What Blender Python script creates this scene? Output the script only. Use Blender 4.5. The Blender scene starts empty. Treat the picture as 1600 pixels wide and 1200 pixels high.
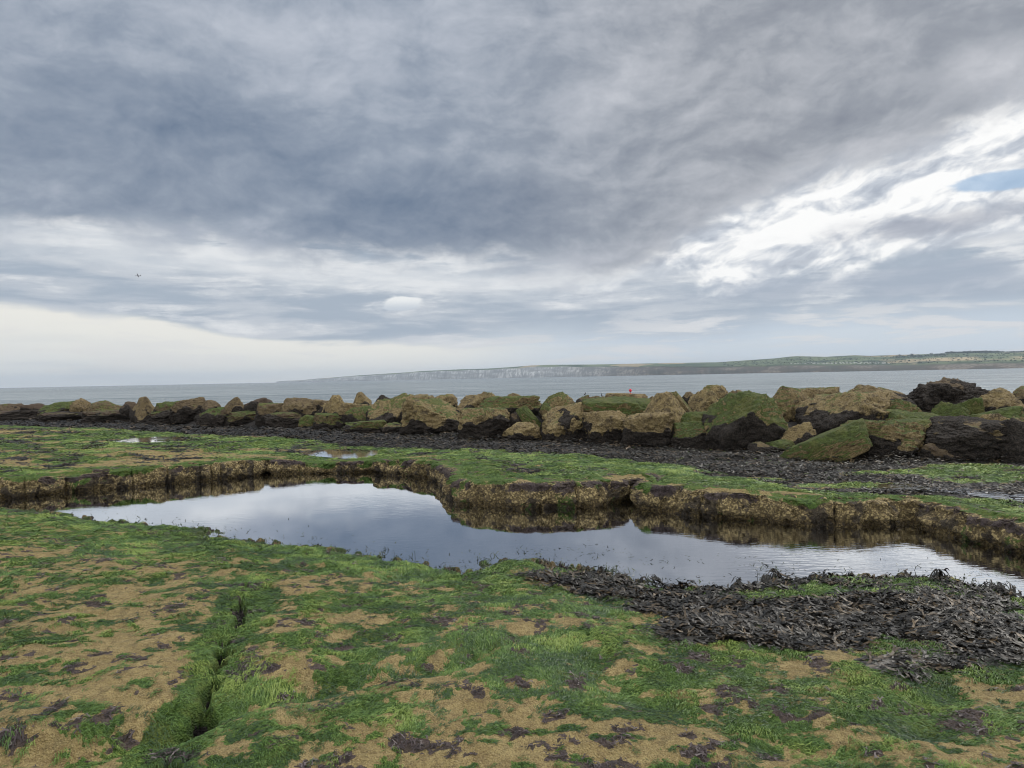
import bpy, bmesh, math, random
import numpy as np
from mathutils import Matrix, Vector

# ------------------------------------------------------------------ camera
scene = bpy.context.scene
COL = scene.collection
R = math.radians
F = 1111.0                       # focal length in photo pixels (1600 wide)
CAMZ = 1.65
PITCH, ROLL = 0.50, -1.13
cd = bpy.data.cameras.new('camera')
cam = bpy.data.objects.new('camera', cd); COL.objects.link(cam)
cd.sensor_width = 36.0; cd.lens = F / 1600 * 36
cd.clip_start = 0.05; cd.clip_end = 60000
CM = Matrix.Rotation(R(90 - PITCH), 4, 'X') @ Matrix.Rotation(R(ROLL), 4, 'Z')
cam.matrix_world = Matrix.Translation((0, 0, CAMZ)) @ CM
scene.camera = cam
M3 = np.array(CM.to_3x3())

def ray(px, py):
    px = np.asarray(px, float); py = np.asarray(py, float)
    d = np.stack([(px - 800) / F, (600 - py) / F, -np.ones_like(px + py)], -1)
    return d @ M3.T
def P(px, py, z=0.0):            # point of the horizontal plane z seen at a photo pixel
    d = ray(px, py); t = (z - CAMZ) / d[..., 2]
    return np.stack([d[..., 0] * t, d[..., 1] * t], -1)
def PD(px, py, D):               # point at horizontal depth D (along +Y)
    d = ray(px, py); t = D / d[..., 1]
    return np.array([d[..., 0] * t, d[..., 1] * t, CAMZ + d[..., 2] * t])
def to_px(x, y, z):
    v = np.stack([x, y, z - CAMZ], -1) @ M3
    w = np.maximum(-v[..., 2], 1e-3)
    return 800 + F * v[..., 0] / w, 600 - F * v[..., 1] / w, -v[..., 2]
def azel(px, py):
    d = ray(px, py); d = d / np.linalg.norm(d)
    return math.atan2(d[0], d[1]), math.asin(d[2])
def s2l(*c):
    return tuple(((v / 255) / 12.92 if v <= 10 else (((v / 255) + .055) / 1.055) ** 2.4) for v in c)

# ------------------------------------------------------------------ node helper
class N:
    def __init__(s, tree): s.t = tree; s.n = tree.nodes; s.l = tree.links
    def new(s, typ, **kw):
        n = s.n.new(typ)
        for k, v in kw.items(): setattr(n, k, v)
        return n
    def put(s, sock, v):
        if isinstance(v, bpy.types.NodeSocket): s.l.new(v, sock)
        elif v is not None:
            if isinstance(v, (tuple, list)) and len(v) == 3 and len(sock.default_value) == 4: v = (*v, 1)
            sock.default_value = v
    def m(s, op, a, b=None, c=None, clamp=False):
        n = s.new('ShaderNodeMath', operation=op, use_clamp=clamp)
        for i, v in enumerate((a, b, c)):
            if v is not None: s.put(n.inputs[i], v)
        return n.outputs[0]
    def add(s, a, b): return s.m('ADD', a, b)
    def sub(s, a, b): return s.m('SUBTRACT', a, b)
    def mul(s, a, b): return s.m('MULTIPLY', a, b)
    def ss(s, v, a, b, o0=0.0, o1=1.0):          # smoothstep map
        n = s.new('ShaderNodeMapRange', interpolation_type='SMOOTHSTEP')
        for i, q in enumerate((v, a, b, o0, o1)): s.put(n.inputs[i], q)
        return n.outputs[0]
    def lin(s, v, a, b, o0=0.0, o1=1.0):
        n = s.new('ShaderNodeMapRange')
        for i, q in enumerate((v, a, b, o0, o1)): s.put(n.inputs[i], q)
        return n.outputs[0]
    def mix(s, f, a, b, bt='MIX'):
        n = s.new('ShaderNodeMix', data_type='RGBA', blend_type=bt)
        s.put(n.inputs[0], f); s.put(n.inputs[6], a); s.put(n.inputs[7], b)
        return n.outputs[2]
    def noise(s, vec, scale, detail=4, rough=.5, dist=0.0, col=False, lac=2.0):
        n = s.new('ShaderNodeTexNoise')
        if vec is not None: s.l.new(vec, n.inputs['Vector'])
        n.inputs['Scale'].default_value = scale; n.inputs['Detail'].default_value = detail
        n.inputs['Roughness'].default_value = rough; n.inputs['Distortion'].default_value = dist
        n.inputs['Lacunarity'].default_value = lac
        return n.outputs[1 if col else 0]
    def vor(s, vec, scale, feature='F1', out=0):
        n = s.new('ShaderNodeTexVoronoi', feature=feature)
        if vec is not None: s.l.new(vec, n.inputs['Vector'])
        n.inputs['Scale'].default_value = scale
        return n.outputs[out]
    def vm(s, op, a, b=None, sc=None):
        n = s.new('ShaderNodeVectorMath', operation=op)
        s.put(n.inputs[0], a)
        if b is not None: s.put(n.inputs[1], b)
        if sc is not None: s.put(n.inputs['Scale'], sc)
        return n.outputs[0]
    def xyz(s, v):
        n = s.new('ShaderNodeSeparateXYZ'); s.l.new(v, n.inputs[0]); return n.outputs
    def comb(s, x, y, z):
        n = s.new('ShaderNodeCombineXYZ')
        for i, v in enumerate((x, y, z)): s.put(n.inputs[i], v)
        return n.outputs[0]
    def attr(s, name, typ='GEOMETRY', out='Fac'):
        n = s.new('ShaderNodeAttribute', attribute_name=name, attribute_type=typ); return n.outputs[out]
    def curve(s, v, pts):
        n = s.new('ShaderNodeFloatCurve'); c = n.mapping.curves[0]
        c.points[0].location = pts[0]; c.points[1].location = pts[-1]
        for p in pts[1:-1]: c.points.new(*p)
        n.mapping.update(); s.put(n.inputs[1], v); return n.outputs[0]

def material(name, rough=.6, spec=.4):
    m = bpy.data.materials.new(name); m.use_nodes = True
    g = N(m.node_tree); b = g.n['Principled BSDF']
    b.inputs['Roughness'].default_value = rough; b.inputs['Specular IOR Level'].default_value = spec
    return m, g, b

# ------------------------------------------------------------------ world: Nishita sky behind broken stratocumulus
SUN_AZ, SUN_EL = R(52), R(48)     # veiled sun, to the right of the view
w = bpy.data.worlds.new('World'); scene.world = w; w.use_nodes = True
g = N(w.node_tree); g.n.clear()
out = g.new('ShaderNodeOutputWorld'); bg = g.new('ShaderNodeBackground')
g.l.new(bg.outputs[0], out.inputs[0])
sky = g.new('ShaderNodeTexSky', sky_type='NISHITA', sun_disc=False)
sky.sun_elevation = SUN_EL; sky.sun_rotation = SUN_AZ
bg.inputs['Strength'].default_value = 0.10
tc = g.new('ShaderNodeTexCoord'); D = tc.outputs['Generated']
X, Y, Z = g.xyz(D)
az = g.m('ARCTAN2', X, Y); el = g.m('ARCSINE', Z)
zz = g.add(g.m('ABSOLUTE', Z), .13)
PX = g.m('DIVIDE', X, zz); PY = g.m('DIVIDE', Y, zz)
PP = g.comb(PX, PY, 0.0)
AZ0, AZS, ELS = -0.8, 1.6, 0.6
tt = g.lin(az, AZ0, AZ0 + AZS)
def edge(pts):
    q = []
    for x, y in pts:
        a, e = azel(x, y); q.append(((a - AZ0) / AZS, max(0.0, e / ELS)))
    q = [(0.0, q[0][1])] + [p for p in q if 0.005 < p[0] < .995] + [(1.0, q[-1][1])]
    return g.mul(g.curve(tt, q), ELS)
wa = g.noise(PP, .9, 5, .55)                     # soft
wb = g.noise(PP, 2.6, 6, .55, .2)
ad = g.comb(g.mul(az, 1.0), g.mul(el, 2.2), .3)  # angular domain, for puffs
wp = g.noise(ad, 8, 8, .60, .15)
ws = g.noise(g.comb(g.mul(az, 1.0), g.mul(el, 7.0), 1.7), 7, 7, .6, .3)      # long streaks
C = lambda r, gg, b: tuple(v * 10 for v in s2l(r, gg, b))      # divided by strength 0.10
# clear air between
skyc = g.mix(.75, sky.outputs[0], C(150, 180, 210))
# low veil at the horizon: cream in the left, pale blue to the right
lowc = g.mix(g.ss(az, -.42, .25), C(222, 224, 222), C(200, 211, 222))
lowc = g.mix(g.mul(g.ss(ws, .46, .66), .5), lowc, C(222, 218, 212))
lowc = g.mix(g.mul(g.ss(g.noise(g.comb(az, g.mul(el, 12), 5.), 5, 5, .5), .5, .7), .45), lowc, C(196, 202, 208))
# cream glow line just under the bank
eA = edge([(0, 482), (120, 494), (215, 500), (330, 522), (470, 541), (560, 541), (800, 545), (1000, 548), (1150, 540), (1300, 520), (1450, 520), (1600, 515)])
wA = g.sub(el, eA)
wA = g.add(wA, g.add(g.mul(g.sub(wp, .5), .018), g.mul(g.sub(ws, .5), .03)))
glow = g.mul(g.ss(wA, -.075, -.002), g.ss(wA, .012, .0))
lowc = g.mix(g.mul(glow, g.ss(az, .1, -.15, .15, .9)), lowc, C(236, 234, 226))
mA = g.ss(wA, -.003, g.ss(az, -.2, .1, .012, .05))
bank = g.mix(g.ss(ws, .40, .60), C(164, 176, 190), C(188, 195, 204))
wh = g.add(g.mul(wp, .5), g.mul(ws, .5))
upb = g.ss(wA, .05, .16)
bank = g.mix(g.ss(g.add(wh, g.mul(upb, .13)), .52, .66), bank, C(226, 228, 230))
c = g.mix(mA, lowc, bank)
# pale streaks low at right
st = g.mul(g.ss(ws, .50, .60), g.mul(g.ss(el, .015, .035), g.ss(el, .10, .055)))
c = g.mix(g.mul(st, g.ss(az, .0, .3, .3, .85)), c, C(218, 219, 221))
# cumulus heap at right, with relief
def blob(px, py, rx, ry):
    a, e = azel(px, py)
    u = g.mul(g.sub(az, a), F / rx); v = g.mul(g.sub(el, e), F / ry)
    return g.m('SQRT', g.add(g.mul(u, u), g.mul(v, v)))
rot = g.vm('ADD', g.comb(g.mul(az, 1.0), g.add(g.mul(el, 2.0), g.mul(az, -.42)), 2.1), g.vm('SCALE', g.vm('SUBTRACT', g.noise(ad, 7, 3, .5, 0, True), (.5, .5, .5)), None, .09))
def puff(off):
    v = g.vm('ADD', rot, off); return g.noise(v, 7.5, 9, .53, 0)
p0 = puff((0, 0, 0)); p1 = puff((.006, .045, 0)); p2 = puff((.003, .015, 0))
lit = g.add(g.mul(g.sub(p0, p1), 2.6), g.mul(g.sub(p0, p2), 3.6))
bright = g.ss(g.add(blob(1380, 320, 420, 120), g.mul(g.sub(p0, .5), 1.2)), 1.2, .1)
tn2 = g.add(g.add(.50, g.mul(lit, .8)), g.add(g.mul(bright, .29), g.mul(g.sub(p0, .5), 1.6)))
cum = g.mix(g.lin(tn2, 0., .5), C(148, 157, 173), C(196, 202, 211)); cum = g.mix(g.lin(tn2, .5, .95), cum, C(250, 250, 249))
eC = edge([(0, 420), (560, 440), (800, 445), (960, 442), (1100, 430), (1200, 420), (1400, 405), (1500, 400), (1600, 395)])
mC = g.mul(g.ss(g.add(g.sub(el, eC), g.mul(g.sub(p0, .5), .22)), -.025, .020), g.ss(az, -.02, .22))
c = g.mix(mC, c, cum)
gu = g.ss(g.add(blob(1450, 350, 200, 22), g.mul(g.sub(wp, .5), 2.2)), 1.1, .2)
c = g.mix(g.mul(gu, .65), c, C(162, 166, 178))
gu = g.ss(g.add(blob(1380, 440, 300, 32), g.mul(g.sub(wp, .5), 1.8)), 1.0, .3)
c = g.mix(g.mul(gu, .6), c, C(164, 174, 189))
# the blue hole
hl = g.ss(g.add(blob(1580, 281, 80, 12), g.mul(g.sub(wp, .5), 2.4)), 1.0, .6)
c = g.mix(g.mul(hl, .8), c, skyc)
# small lone cumulus
sc_ = g.add(blob(628, 474, 36, 15), g.mul(g.sub(g.noise(ad, 30, 4, .5), .5), 1.1))
c = g.mix(g.ss(sc_, 1.0, .7), c, g.mix(g.ss(el, azel(628, 484)[1], azel(628, 466)[1]), C(196, 204, 213), C(236, 238, 238)))
# white-ish band under the deck at left
eL = edge([(0, 368), (200, 385), (420, 420), (600, 430), (800, 440), (1000, 430), (1600, 380)])
lb = g.mul(g.ss(g.m('ABSOLUTE', g.add(g.sub(el, eL), g.mul(g.sub(wb, .5), .06))), .035, .0), g.ss(az, .35, .05))
c = g.mix(g.mul(lb, .75), c, C(222, 225, 228))
# the dark deck
eB = edge([(0, 352), (150, 362), (300, 372), (450, 398), (560, 412), (700, 405), (880, 418), (960, 420), (1030, 385), (1110, 340), (1200, 300), (1290, 262), (1380, 235), (1480, 205), (1600, 150)])
warp = g.noise(g.comb(az, g.mul(el, 1.6), 7.7), 5.5, 4, .5, 0, True)
am = g.vm('ADD', g.comb(az, g.mul(el, 1.75), 4.1), g.vm('SCALE', g.vm('SUBTRACT', warp, (.5, .5, .5)), None, .10))
L1 = g.noise(am, 3.4, 9, .57); L1b = g.noise(g.vm('ADD', am, (-.020, .045, 0)), 3.4, 9, .57)
L2 = g.noise(g.vm('ADD', am, (3, 1, 2)), 11, 8, .60); L2b = g.noise(g.vm('ADD', am, (2.988, 1.020, 2)), 11, 8, .60)
rl = g.add(g.mul(g.sub(L1, L1b), 3.2), g.mul(g.sub(L2, L2b), 2.0))
dB = g.add(g.sub(el, eB), g.add(g.mul(g.sub(L2, .5), .10), g.mul(g.sub(L1, .5), .07)))
mB = g.ss(dB, -.024, .026)
# tone 0 (darkest) .. 1 (lightest)
tone = g.add(.58, g.mul(g.sub(L1, .5), 1.25))
tone = g.add(tone, g.mul(g.sub(L2, .5), .55))
tone = g.add(tone, g.mul(rl, .30))
tone = g.add(tone, g.ss(el, .26, .50, -.08, .12))
tone = g.sub(tone, g.mul(g.ss(blob(230, 250, 420, 110), 1.3, .1), .18))
tone = g.sub(tone, g.mul(g.ss(blob(850, 345, 330, 80), 1.2, .2), .20))
tone = g.sub(tone, g.mul(g.ss(blob(560, 260, 260, 90), 1.2, .2), .08))
tone = g.add(tone, g.mul(g.ss(blob(620, 130, 200, 90), 1.2, .1), .12))
tone = g.add(tone, g.mul(g.ss(blob(980, 150, 260, 60), 1.2, .1), .16))
tone = g.sub(tone, g.mul(g.ss(blob(1400, 190, 180, 40), 1.2, .2), .18))
tone = g.add(tone, g.mul(g.ss(g.add(blob(1570, 105, 110, 50), g.mul(g.sub(L2, .5), 2.0)), 1.1, .1), .34))
tone = g.add(tone, g.mul(g.ss(g.sub(eB, el), -.045, .0), .16))
hue = g.ss(az, -.20, .35)
lo_ = g.mix(hue, C(106, 122, 144), C(118, 124, 137)); mid_ = g.mix(hue, C(142, 153, 169), C(150, 155, 164)); hi_ = g.mix(hue, C(186, 192, 203), C(196, 198, 204))
dk = g.mix(g.lin(tone, 0.0, .5), lo_, mid_); dk = g.mix(g.lin(tone, .5, 1.1), dk, hi_)
c = g.mix(mB, c, dk)
# brightness added to unseen sky, behind the viewer and overhead, to light the ground
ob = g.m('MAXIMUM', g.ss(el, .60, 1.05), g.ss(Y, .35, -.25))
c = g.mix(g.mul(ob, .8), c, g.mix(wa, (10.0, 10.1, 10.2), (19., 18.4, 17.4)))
# below the horizon (never seen): dim sea tone
c = g.mix(g.ss(Z, -.002, -.03), c, C(110, 122, 132))
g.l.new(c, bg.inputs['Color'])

# the sun through cloud
sl = bpy.data.lights.new('sun', 'SUN'); sl.energy = 1.5; sl.angle = R(14); sl.color = (1, .95, .87)
so = bpy.data.objects.new('sun', sl); COL.objects.link(so)
sv = Vector((math.sin(SUN_AZ) * math.cos(SUN_EL), math.cos(SUN_AZ) * math.cos(SUN_EL), math.sin(SUN_EL)))
so.rotation_euler = sv.to_track_quat('Z', 'Y').to_euler(); so.location = (20, 10, 30)
vs = scene.view_settings
vs.view_transform = 'Standard'; vs.look = 'None'; vs.exposure = 0.08; vs.gamma = 1.0
scene.cycles.max_bounces = 5; scene.cycles.transparent_max_bounces = 8
scene.cycles.use_denoising = True; scene.cycles.filter_width = 1.05
# ------------------------------------------------------------------ numpy noise
def _h(ix, iy, iz, seed):
    h = (ix * 374761393 + iy * 668265263 + iz * 2147483647 * 0 + iz * 1274126177 + seed * 974634777) & 0xffffffff
    h = ((h ^ (h >> 13)) * 1274126177) & 0xffffffff
    h = ((h ^ (h >> 16)) * 2246822519) & 0xffffffff
    return ((h ^ (h >> 15)) & 0xffff).astype(np.float32) / 65535.0
def vn2(x, y, seed=0):
    ix = np.floor(x).astype(np.int64); iy = np.floor(y).astype(np.int64)
    fx = (x - ix).astype(np.float32); fy = (y - iy).astype(np.float32)
    fx = fx * fx * fx * (fx * (fx * 6 - 15) + 10); fy = fy * fy * fy * (fy * (fy * 6 - 15) + 10)
    z = np.zeros_like(ix)
    a = _h(ix, iy, z, seed); b = _h(ix + 1, iy, z, seed); c = _h(ix, iy + 1, z, seed); d = _h(ix + 1, iy + 1, z, seed)
    return (a + (b - a) * fx) * (1 - fy) + (c + (d - c) * fx) * fy
def fbm2(x, y, octv=4, seed=0, gain=.5):
    s = 0; a = 1; t = 0
    for o in range(octv):
        c_, s_ = math.cos(o * 1.1), math.sin(o * 1.1)
        s = s + a * vn2((x * c_ - y * s_) * 2 ** o + 17.3 * o, (x * s_ + y * c_) * 2 ** o - 9.1 * o, seed + o); t += a; a *= gain
    return s / t                                   # 0..1, mean .5
def vn3(p, seed=0):
    i = np.floor(p).astype(np.int64); f = (p - i).astype(np.float32); f = f * f * (3 - 2 * f)
    x, y, z = i[:, 0], i[:, 1], i[:, 2]; fx, fy, fz = f[:, 0], f[:, 1], f[:, 2]
    def L(dz):
        a = _h(x, y, z + dz, seed); b = _h(x + 1, y, z + dz, seed); c = _h(x, y + 1, z + dz, seed); d = _h(x + 1, y + 1, z + dz, seed)
        return (a + (b - a) * fx) * (1 - fy) + (c + (d - c) * fx) * fy
    return L(0) * (1 - fz) + L(1) * fz
def fbm3(p, octv=4, seed=0, gain=.5):
    s = 0; a = 1; t = 0
    for o in range(octv): s = s + a * vn3(p * 2 ** o + 13.7 * o, seed + o); t += a; a *= gain
    return s / t
def sst(v, a, b):
    t = np.clip((v - a) / (b - a), 0, 1); return t * t * (3 - 2 * t)
def dpoly(x, y, pts, closed=False):
    """unsigned distance to a polyline, and the sign: + on its left-hand side"""
    pts = np.asarray(pts, float); n = len(pts)
    best = np.full(x.shape, 1e9, np.float32); sg = np.ones(x.shape, np.float32)
    for i in range(n if closed else n - 1):
        a = pts[i]; b = pts[(i + 1) % n]; e = b - a; L = float(e @ e) + 1e-12
        t = np.clip(((x - a[0]) * e[0] + (y - a[1]) * e[1]) / L, 0, 1)
        dx = x - (a[0] + t * e[0]); dy = y - (a[1] + t * e[1]); d = dx * dx + dy * dy
        k = d < best
        cr = e[0] * (y - a[1]) - e[1] * (x - a[0])
        best = np.where(k, d, best); sg = np.where(k, np.sign(cr), sg)
    return np.sqrt(best), sg
def inpoly(x, y, pts):
    ins = np.zeros(x.shape, bool); n = len(pts)
    for i in range(n):
        (x1, y1), (x2, y2) = pts[i], pts[(i + 1) % n]
        if y1 == y2: continue
        k = ((y1 > y) != (y2 > y)) & (x < (x2 - x1) * (y - y1) / (y2 - y1) + x1); ins ^= k
    return ins

def mesh_np(name, v, faces, mat, smooth=True, attrs=None, parent=None):
    """faces: (n,k) int array, or list of such"""
    me = bpy.data.meshes.new(name)
    fl = faces if isinstance(faces, list) else [faces]
    v = np.asarray(v, np.float32)
    me.vertices.add(len(v)); me.vertices.foreach_set('co', v.ravel())
    loops = np.concatenate([f.ravel() for f in fl]).astype(np.int32)
    tot = np.concatenate([np.full(len(f), f.shape[1]) for f in fl]).astype(np.int32)
    me.loops.add(len(loops)); me.loops.foreach_set('vertex_index', loops)
    me.polygons.add(len(tot)); me.polygons.foreach_set('loop_start', np.concatenate([[0], np.cumsum(tot)[:-1]]).astype(np.int32))
    try: me.polygons.foreach_set('loop_total', tot)
    except Exception: pass
    me.update(calc_edges=True)
    if smooth: me.polygons.foreach_set('use_smooth', np.ones(len(tot), bool))
    for k, a in (attrs or {}).items():
        at = me.attributes.new(k, 'FLOAT', 'POINT'); at.data.foreach_set('value', np.asarray(a, np.float32).ravel())
    me.validate()
    o = bpy.data.objects.new(name, me); COL.objects.link(o)
    if mat: me.materials.append(mat)
    if parent: o.parent = parent
    return o
def tag(o, label=None, cat=None, group=None, kind=None):
    for k, v in (('label', label), ('category', cat), ('group', group), ('kind', kind)):
        if v: o[k] = v
    return o

# ------------------------------------------------------------------ plan of the shelf (world metres, z=0 near the viewer)
ZW = -0.22                                     # level of the long pool
WALL = P(*np.array([(-900, 800), (-300, 790), (0, 781), (60, 776), (110, 770), (200, 763), (260, 757), (330, 751), (380, 746), (411, 743), (416, 739), (421, 742), (480, 741), (560, 739),
    (582, 738), (586, 740), (630, 745), (670, 749), (690, 758), (697, 778), (715, 787), (760, 793), (830, 796), (900, 796), (950, 791), (978, 786), (985, 781),
    (992, 795), (1050, 803), (1150, 815), (1250, 822), (1330, 826), (1400, 823), (1424, 819), (1445, 829), (1500, 845), (1600, 870), (1720, 905), (2000, 980), (3200, 1200)], float).T, ZW)
NEAR = P(*np.array([(-900, 806), (-300, 804), (0, 800), (60, 803), (110, 812), (200, 822), (270, 828), (318, 833), (322, 850), (400, 850), (480, 862), (540, 872), (600, 882), (680, 892), (720, 906),
    (750, 900), (770, 885), (830, 884), (900, 892), (980, 915), (1060, 928), (1150, 925), (1250, 912), (1400, 908), (1480, 915), (1600, 946), (1720, 985), (2000, 1090), (3200, 1500)], float).T, ZW)
POOL = np.concatenate([WALL, NEAR[::-1]])
ZT = 0.14                                      # top of the plateau beyond the pool
FARB = P(*np.array([(-900, 664), (0, 667), (150, 671), (300, 682), (430, 689), (580, 699), (700, 706), (850, 712), (960, 721), (1060, 735), (1140, 753), (1240, 768), (1330, 776),
    (1420, 782), (1600, 800), (2200, 870)], float).T, 0.05)
GRO = P(*np.array([(-900, 646), (-300, 650), (0, 656), (100, 659), (200, 664), (350, 671), (480, 674), (600, 677), (700, 682), (850, 690), (950, 698), (1060, 703), (1220, 711), (1350, 720),
    (1450, 722), (1600, 724), (2200, 735)], float).T, 0.0)
CRACKS = [(P(*np.array([(414, 742), (412, 728), (415, 716)], float).T, ZT), .04, .22), (P(*np.array([(582, 741), (588, 728), (590, 718)], float).T, ZT), .05, .30),
    (P(*np.array([(985, 784), (984, 760), (978, 752)], float).T, ZT), .035, .20), (P(*np.array([(1424, 822), (1400, 800), (1385, 790), (1360, 778)], float).T, ZT), .07, .22)]
FISS = P(*np.array([(384, 905), (374, 935), (380, 960), (362, 1000), (348, 1025), (338, 1060), (322, 1090), (300, 1120), (285, 1150), (262, 1185), (240, 1230), (200, 1300)], float).T, 0)
BR1 = P(*np.array([(300, 1128), (350, 1112), (420, 1092), (500, 1078), (580, 1062), (660, 1052), (740, 1030)], float).T, 0)
BR2 = P(*np.array([(270, 1140), (200, 1152), (120, 1172), (0, 1185), (-150, 1200)], float).T, 0)
LEDGE = P(*np.array([(850, 1010), (920, 1045), (990, 1090), (1080, 1120), (1200, 1150), (1330, 1190)], float).T, 0)
PC2 = P(525., 712., .02)
SMALLP = [(P(*np.array([(184, 689), (210, 683.5), (250, 681), (296, 682), (292, 688), (240, 692), (198, 692)], float).T, .09), .09),
    (P(*np.array([(458, 707), (500, 702), (545, 700.5), (586, 703), (584, 711), (567, 715.5), (535, 715.5), (500, 712)], float).T, .02), .02),
    (P(*np.array([(1372, 758), (1420, 756), (1470, 760), (1540, 768), (1640, 776), (1640, 786), (1560, 779), (1500, 770), (1440, 765), (1390, 763)], float).T, .03), .03)]

def behind(line):                 # the land on the far side of a line, as a polygon
    a, b_ = line[0], line[-1]
    return np.concatenate([[a + (-4000, -150)], line, [b_ + (4000, -150), (4000, 9000), (-9000, 9000), (-9000, a[1] - 150)]])
def signed(x, y, line):
    d, _ = dpoly(x, y, line); return np.where(inpoly(x, y, behind(line)), d, -d)
def groyne_s(x, y): return signed(x, y, GRO)

def terrain(x, y):
    """height and the ground-cover masks at world x, y"""
    r = np.hypot(x, y)
    n1 = fbm2(x * .45, y * .45, 4, 3) - .5
    n2 = fbm2(x * 2.1, y * 2.1, 4, 11) - .5
    n3 = fbm2(x * 9, y * 9, 4, 23) - .5
    n4 = fbm2(x * 38, y * 38, 2, 31) - .5
    # a slightly wandering shoreline: warp the distances
    dw, _ = dpoly(x, y, WALL); sw = np.where(inpoly(x, y, behind(WALL)), 1, -1)
    dn, sn = dpoly(x, y, NEAR)
    pin = inpoly(x, y, POOL)
    far = (sw > 0) & ~pin
    nearside = ~far & ~pin
    # ---- near shelf
    dnn = dn + .45 * n2 + .25 * n3
    lo = ZW + .03
    hN = lo + .26 * (1 - np.exp(-np.maximum(dnn, 0) / 1.3)) + np.minimum(dnn, 0) * .10
    hN = hN - .05 * sst(dnn, .12, -.25)
    hN = hN + sst(dn, .2, 2.5) * (n1 * .16 + n2 * .07) + n3 * .028 + n4 * .006
    # stepping slabs (low terraces)
    # ---- pool bed: shallow along the near shore, deep under the wall
    dd = np.where(pin, dn, 0)
    hP = ZW - .015 - .30 * sst(dd, .25, 2.4) - .12 * sst(dd, 0, .5) + .05 * n2 + n3 * .05
    hP = np.where(dd < .9, hP + .055 * (1 - sst(dd, .1, .9)) * (sst(n3, -.02, .25) * 1.1 + .1), hP)
    # ---- far block
    wob = .06 * n2 + .07 * n3
    dwf = dw + wob - .17
    slope = .09 + .22 * np.clip(fbm2(x * 1.3, y * 1.3, 3, 61) - .38, 0, 1)
    foot = sst(dwf, -.03, slope)
    t = np.clip((dwf - .02) / .45, 0, 1)
    top = ZT + n1 * .09 + n2 * .055 + n3 * .035 - .11 * np.exp(-(((x - PC2[0]) / 1.5) ** 2 + ((y - PC2[1]) / 1.6) ** 2))
    rim = .07 * (1 - t) ** 2.2
    lump = 0
    hF = ZW - .30 + (top - rim + lump - (ZW - .30)) * foot
    # strata steps on the plateau
    st = fbm2(x * .35 + y * .12, y * 1.4 - x * .25, 3, 57)
    hF = hF + sst(dw, .5, 1.2) * .13 * (np.floor(st * 7) / 7 + sst((st * 7) % 1, .75, 1) / 7 - .5)
    # carpet beyond
    bsg = signed(x, y, FARB); db = np.abs(bsg); sb = np.sign(bsg); bs = db * sb + .9 * n2 + .8 * n1
    fw = sst(bs, -.15, .35)
    hC = .03 + n1 * .06 + n2 * .05 + n3 * .05
    hF = hF + (hC - hF) * fw * sst(dw, .3, .8)
    # groyne core
    gs = groyne_s(x, y)
    core = .48 * sst(gs, .5, 1.8) - 2.9 * sst(gs, 4.2, 9.5)
    hF = hF + np.where(gs > 0, core, 0)
    h = np.where(far, hF, np.where(pin, hP, hN))
    # wall toe blends into the pool bed
    h = np.where(pin & (dw < .35), h - .12 * (1 - sst(dw, 0, .35)), h)
    for pl, wd, dp in CRACKS:
        d, _ = dpoly(x, y, pl); d = d + .10 * n3 + .06 * n2
        h = h - dp * (1 - sst(d, wd * .2, wd * 2.2)) * sst(dw, 2.0, .3)
    d, _ = dpoly(x, y, FISS); along = np.clip((4.6 - y) / 2.2, 0, 1)
    wd = .016 + .034 * along
    fis = 1 - sst(d + .22 * n3 + .14 * n2 * 1.0, wd * .15, wd * 2.0)
    h = np.where(nearside, h - (.08 + .14 * along) * fis - .03 * (1 - sst(d, 0, .45)), h)
    d_f = d + .25 * n2 + .1 * n3
    d1, s1 = dpoly(x, y, BR1); d2, s2 = dpoly(x, y, BR2); d3, s3 = dpoly(x, y, LEDGE)
    for d_, s_ in ((d1, s1), (d2, -s2)):
        q = d_ * s_ + .05 * n3
        h = np.where(nearside, h - .09 * np.exp(-(q / .13) ** 2), h)
    h = np.where(nearside, h - .06 * np.exp(-((d3 + .08 * n2) / .22) ** 2), h)
    sp = np.zeros_like(h)
    for pl, zl in SMALLP:
        d, _ = dpoly(x, y, pl, True); ins = inpoly(x, y, pl); q = np.where(ins, -d, d) + .16 * n2 + .16 * n3
        k = 1 - sst(q, -.10, .22)
        if zl < 0: h = h * (1 - k) + (zl + .004 + .13 * n3 + .03 * n2) * k
        else:
            h = np.where(q < 2.0, np.minimum(h, zl + .012 + .035 * np.maximum(q, 0) + .012 * n3), h); h = h * (1 - k) + np.minimum(h, zl - .03) * k
        sp = np.maximum(sp, k)
    # ---- cover masks
    px, py, _ = to_px(x, y, np.zeros_like(x))
    def el_(cx, cy, rx, ry, a=1.0): return a * np.exp(-(((px - cx) / rx) ** 2 + ((py - cy) / ry) ** 2))
    tanb = sum(el_(*e) for e in [(60, 960, 190, 45, .9), (230, 900, 120, 18, .7), (150, 1040, 190, 45, 1.1), (60, 1120, 170, 40, 1.0), (250, 1085, 90, 30, .6), (450, 905, 110, 16, .8), (470, 975, 60, 22, .6),
        (440, 1055, 75, 28, 1.1), (590, 985, 60, 22, .7), (610, 1030, 30, 20, .7), (480, 1108, 140, 22, 1.0), (660, 1080, 60, 30, .8), (720, 1150, 160, 50, 1.1), (900, 1180, 200, 45, 1.2), (850, 975, 60, 25, .6), (950, 965, 60, 14, .6), (820, 950, 40, 14, .6),
        (1010, 1010, 70, 16, .8), (1240, 1050, 60, 16, .7), (1070, 950, 30, 12, .8), (1120, 1095, 120, 20, .6), (1560, 1090, 110, 40, .8), (1240, 1170, 140, 22, .6), (540, 1180, 60, 25, .4), (1460, 1180, 150, 30, .7), (160, 1180, 120, 20, .8), (980, 1090, 60, 20, .5)])
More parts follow.
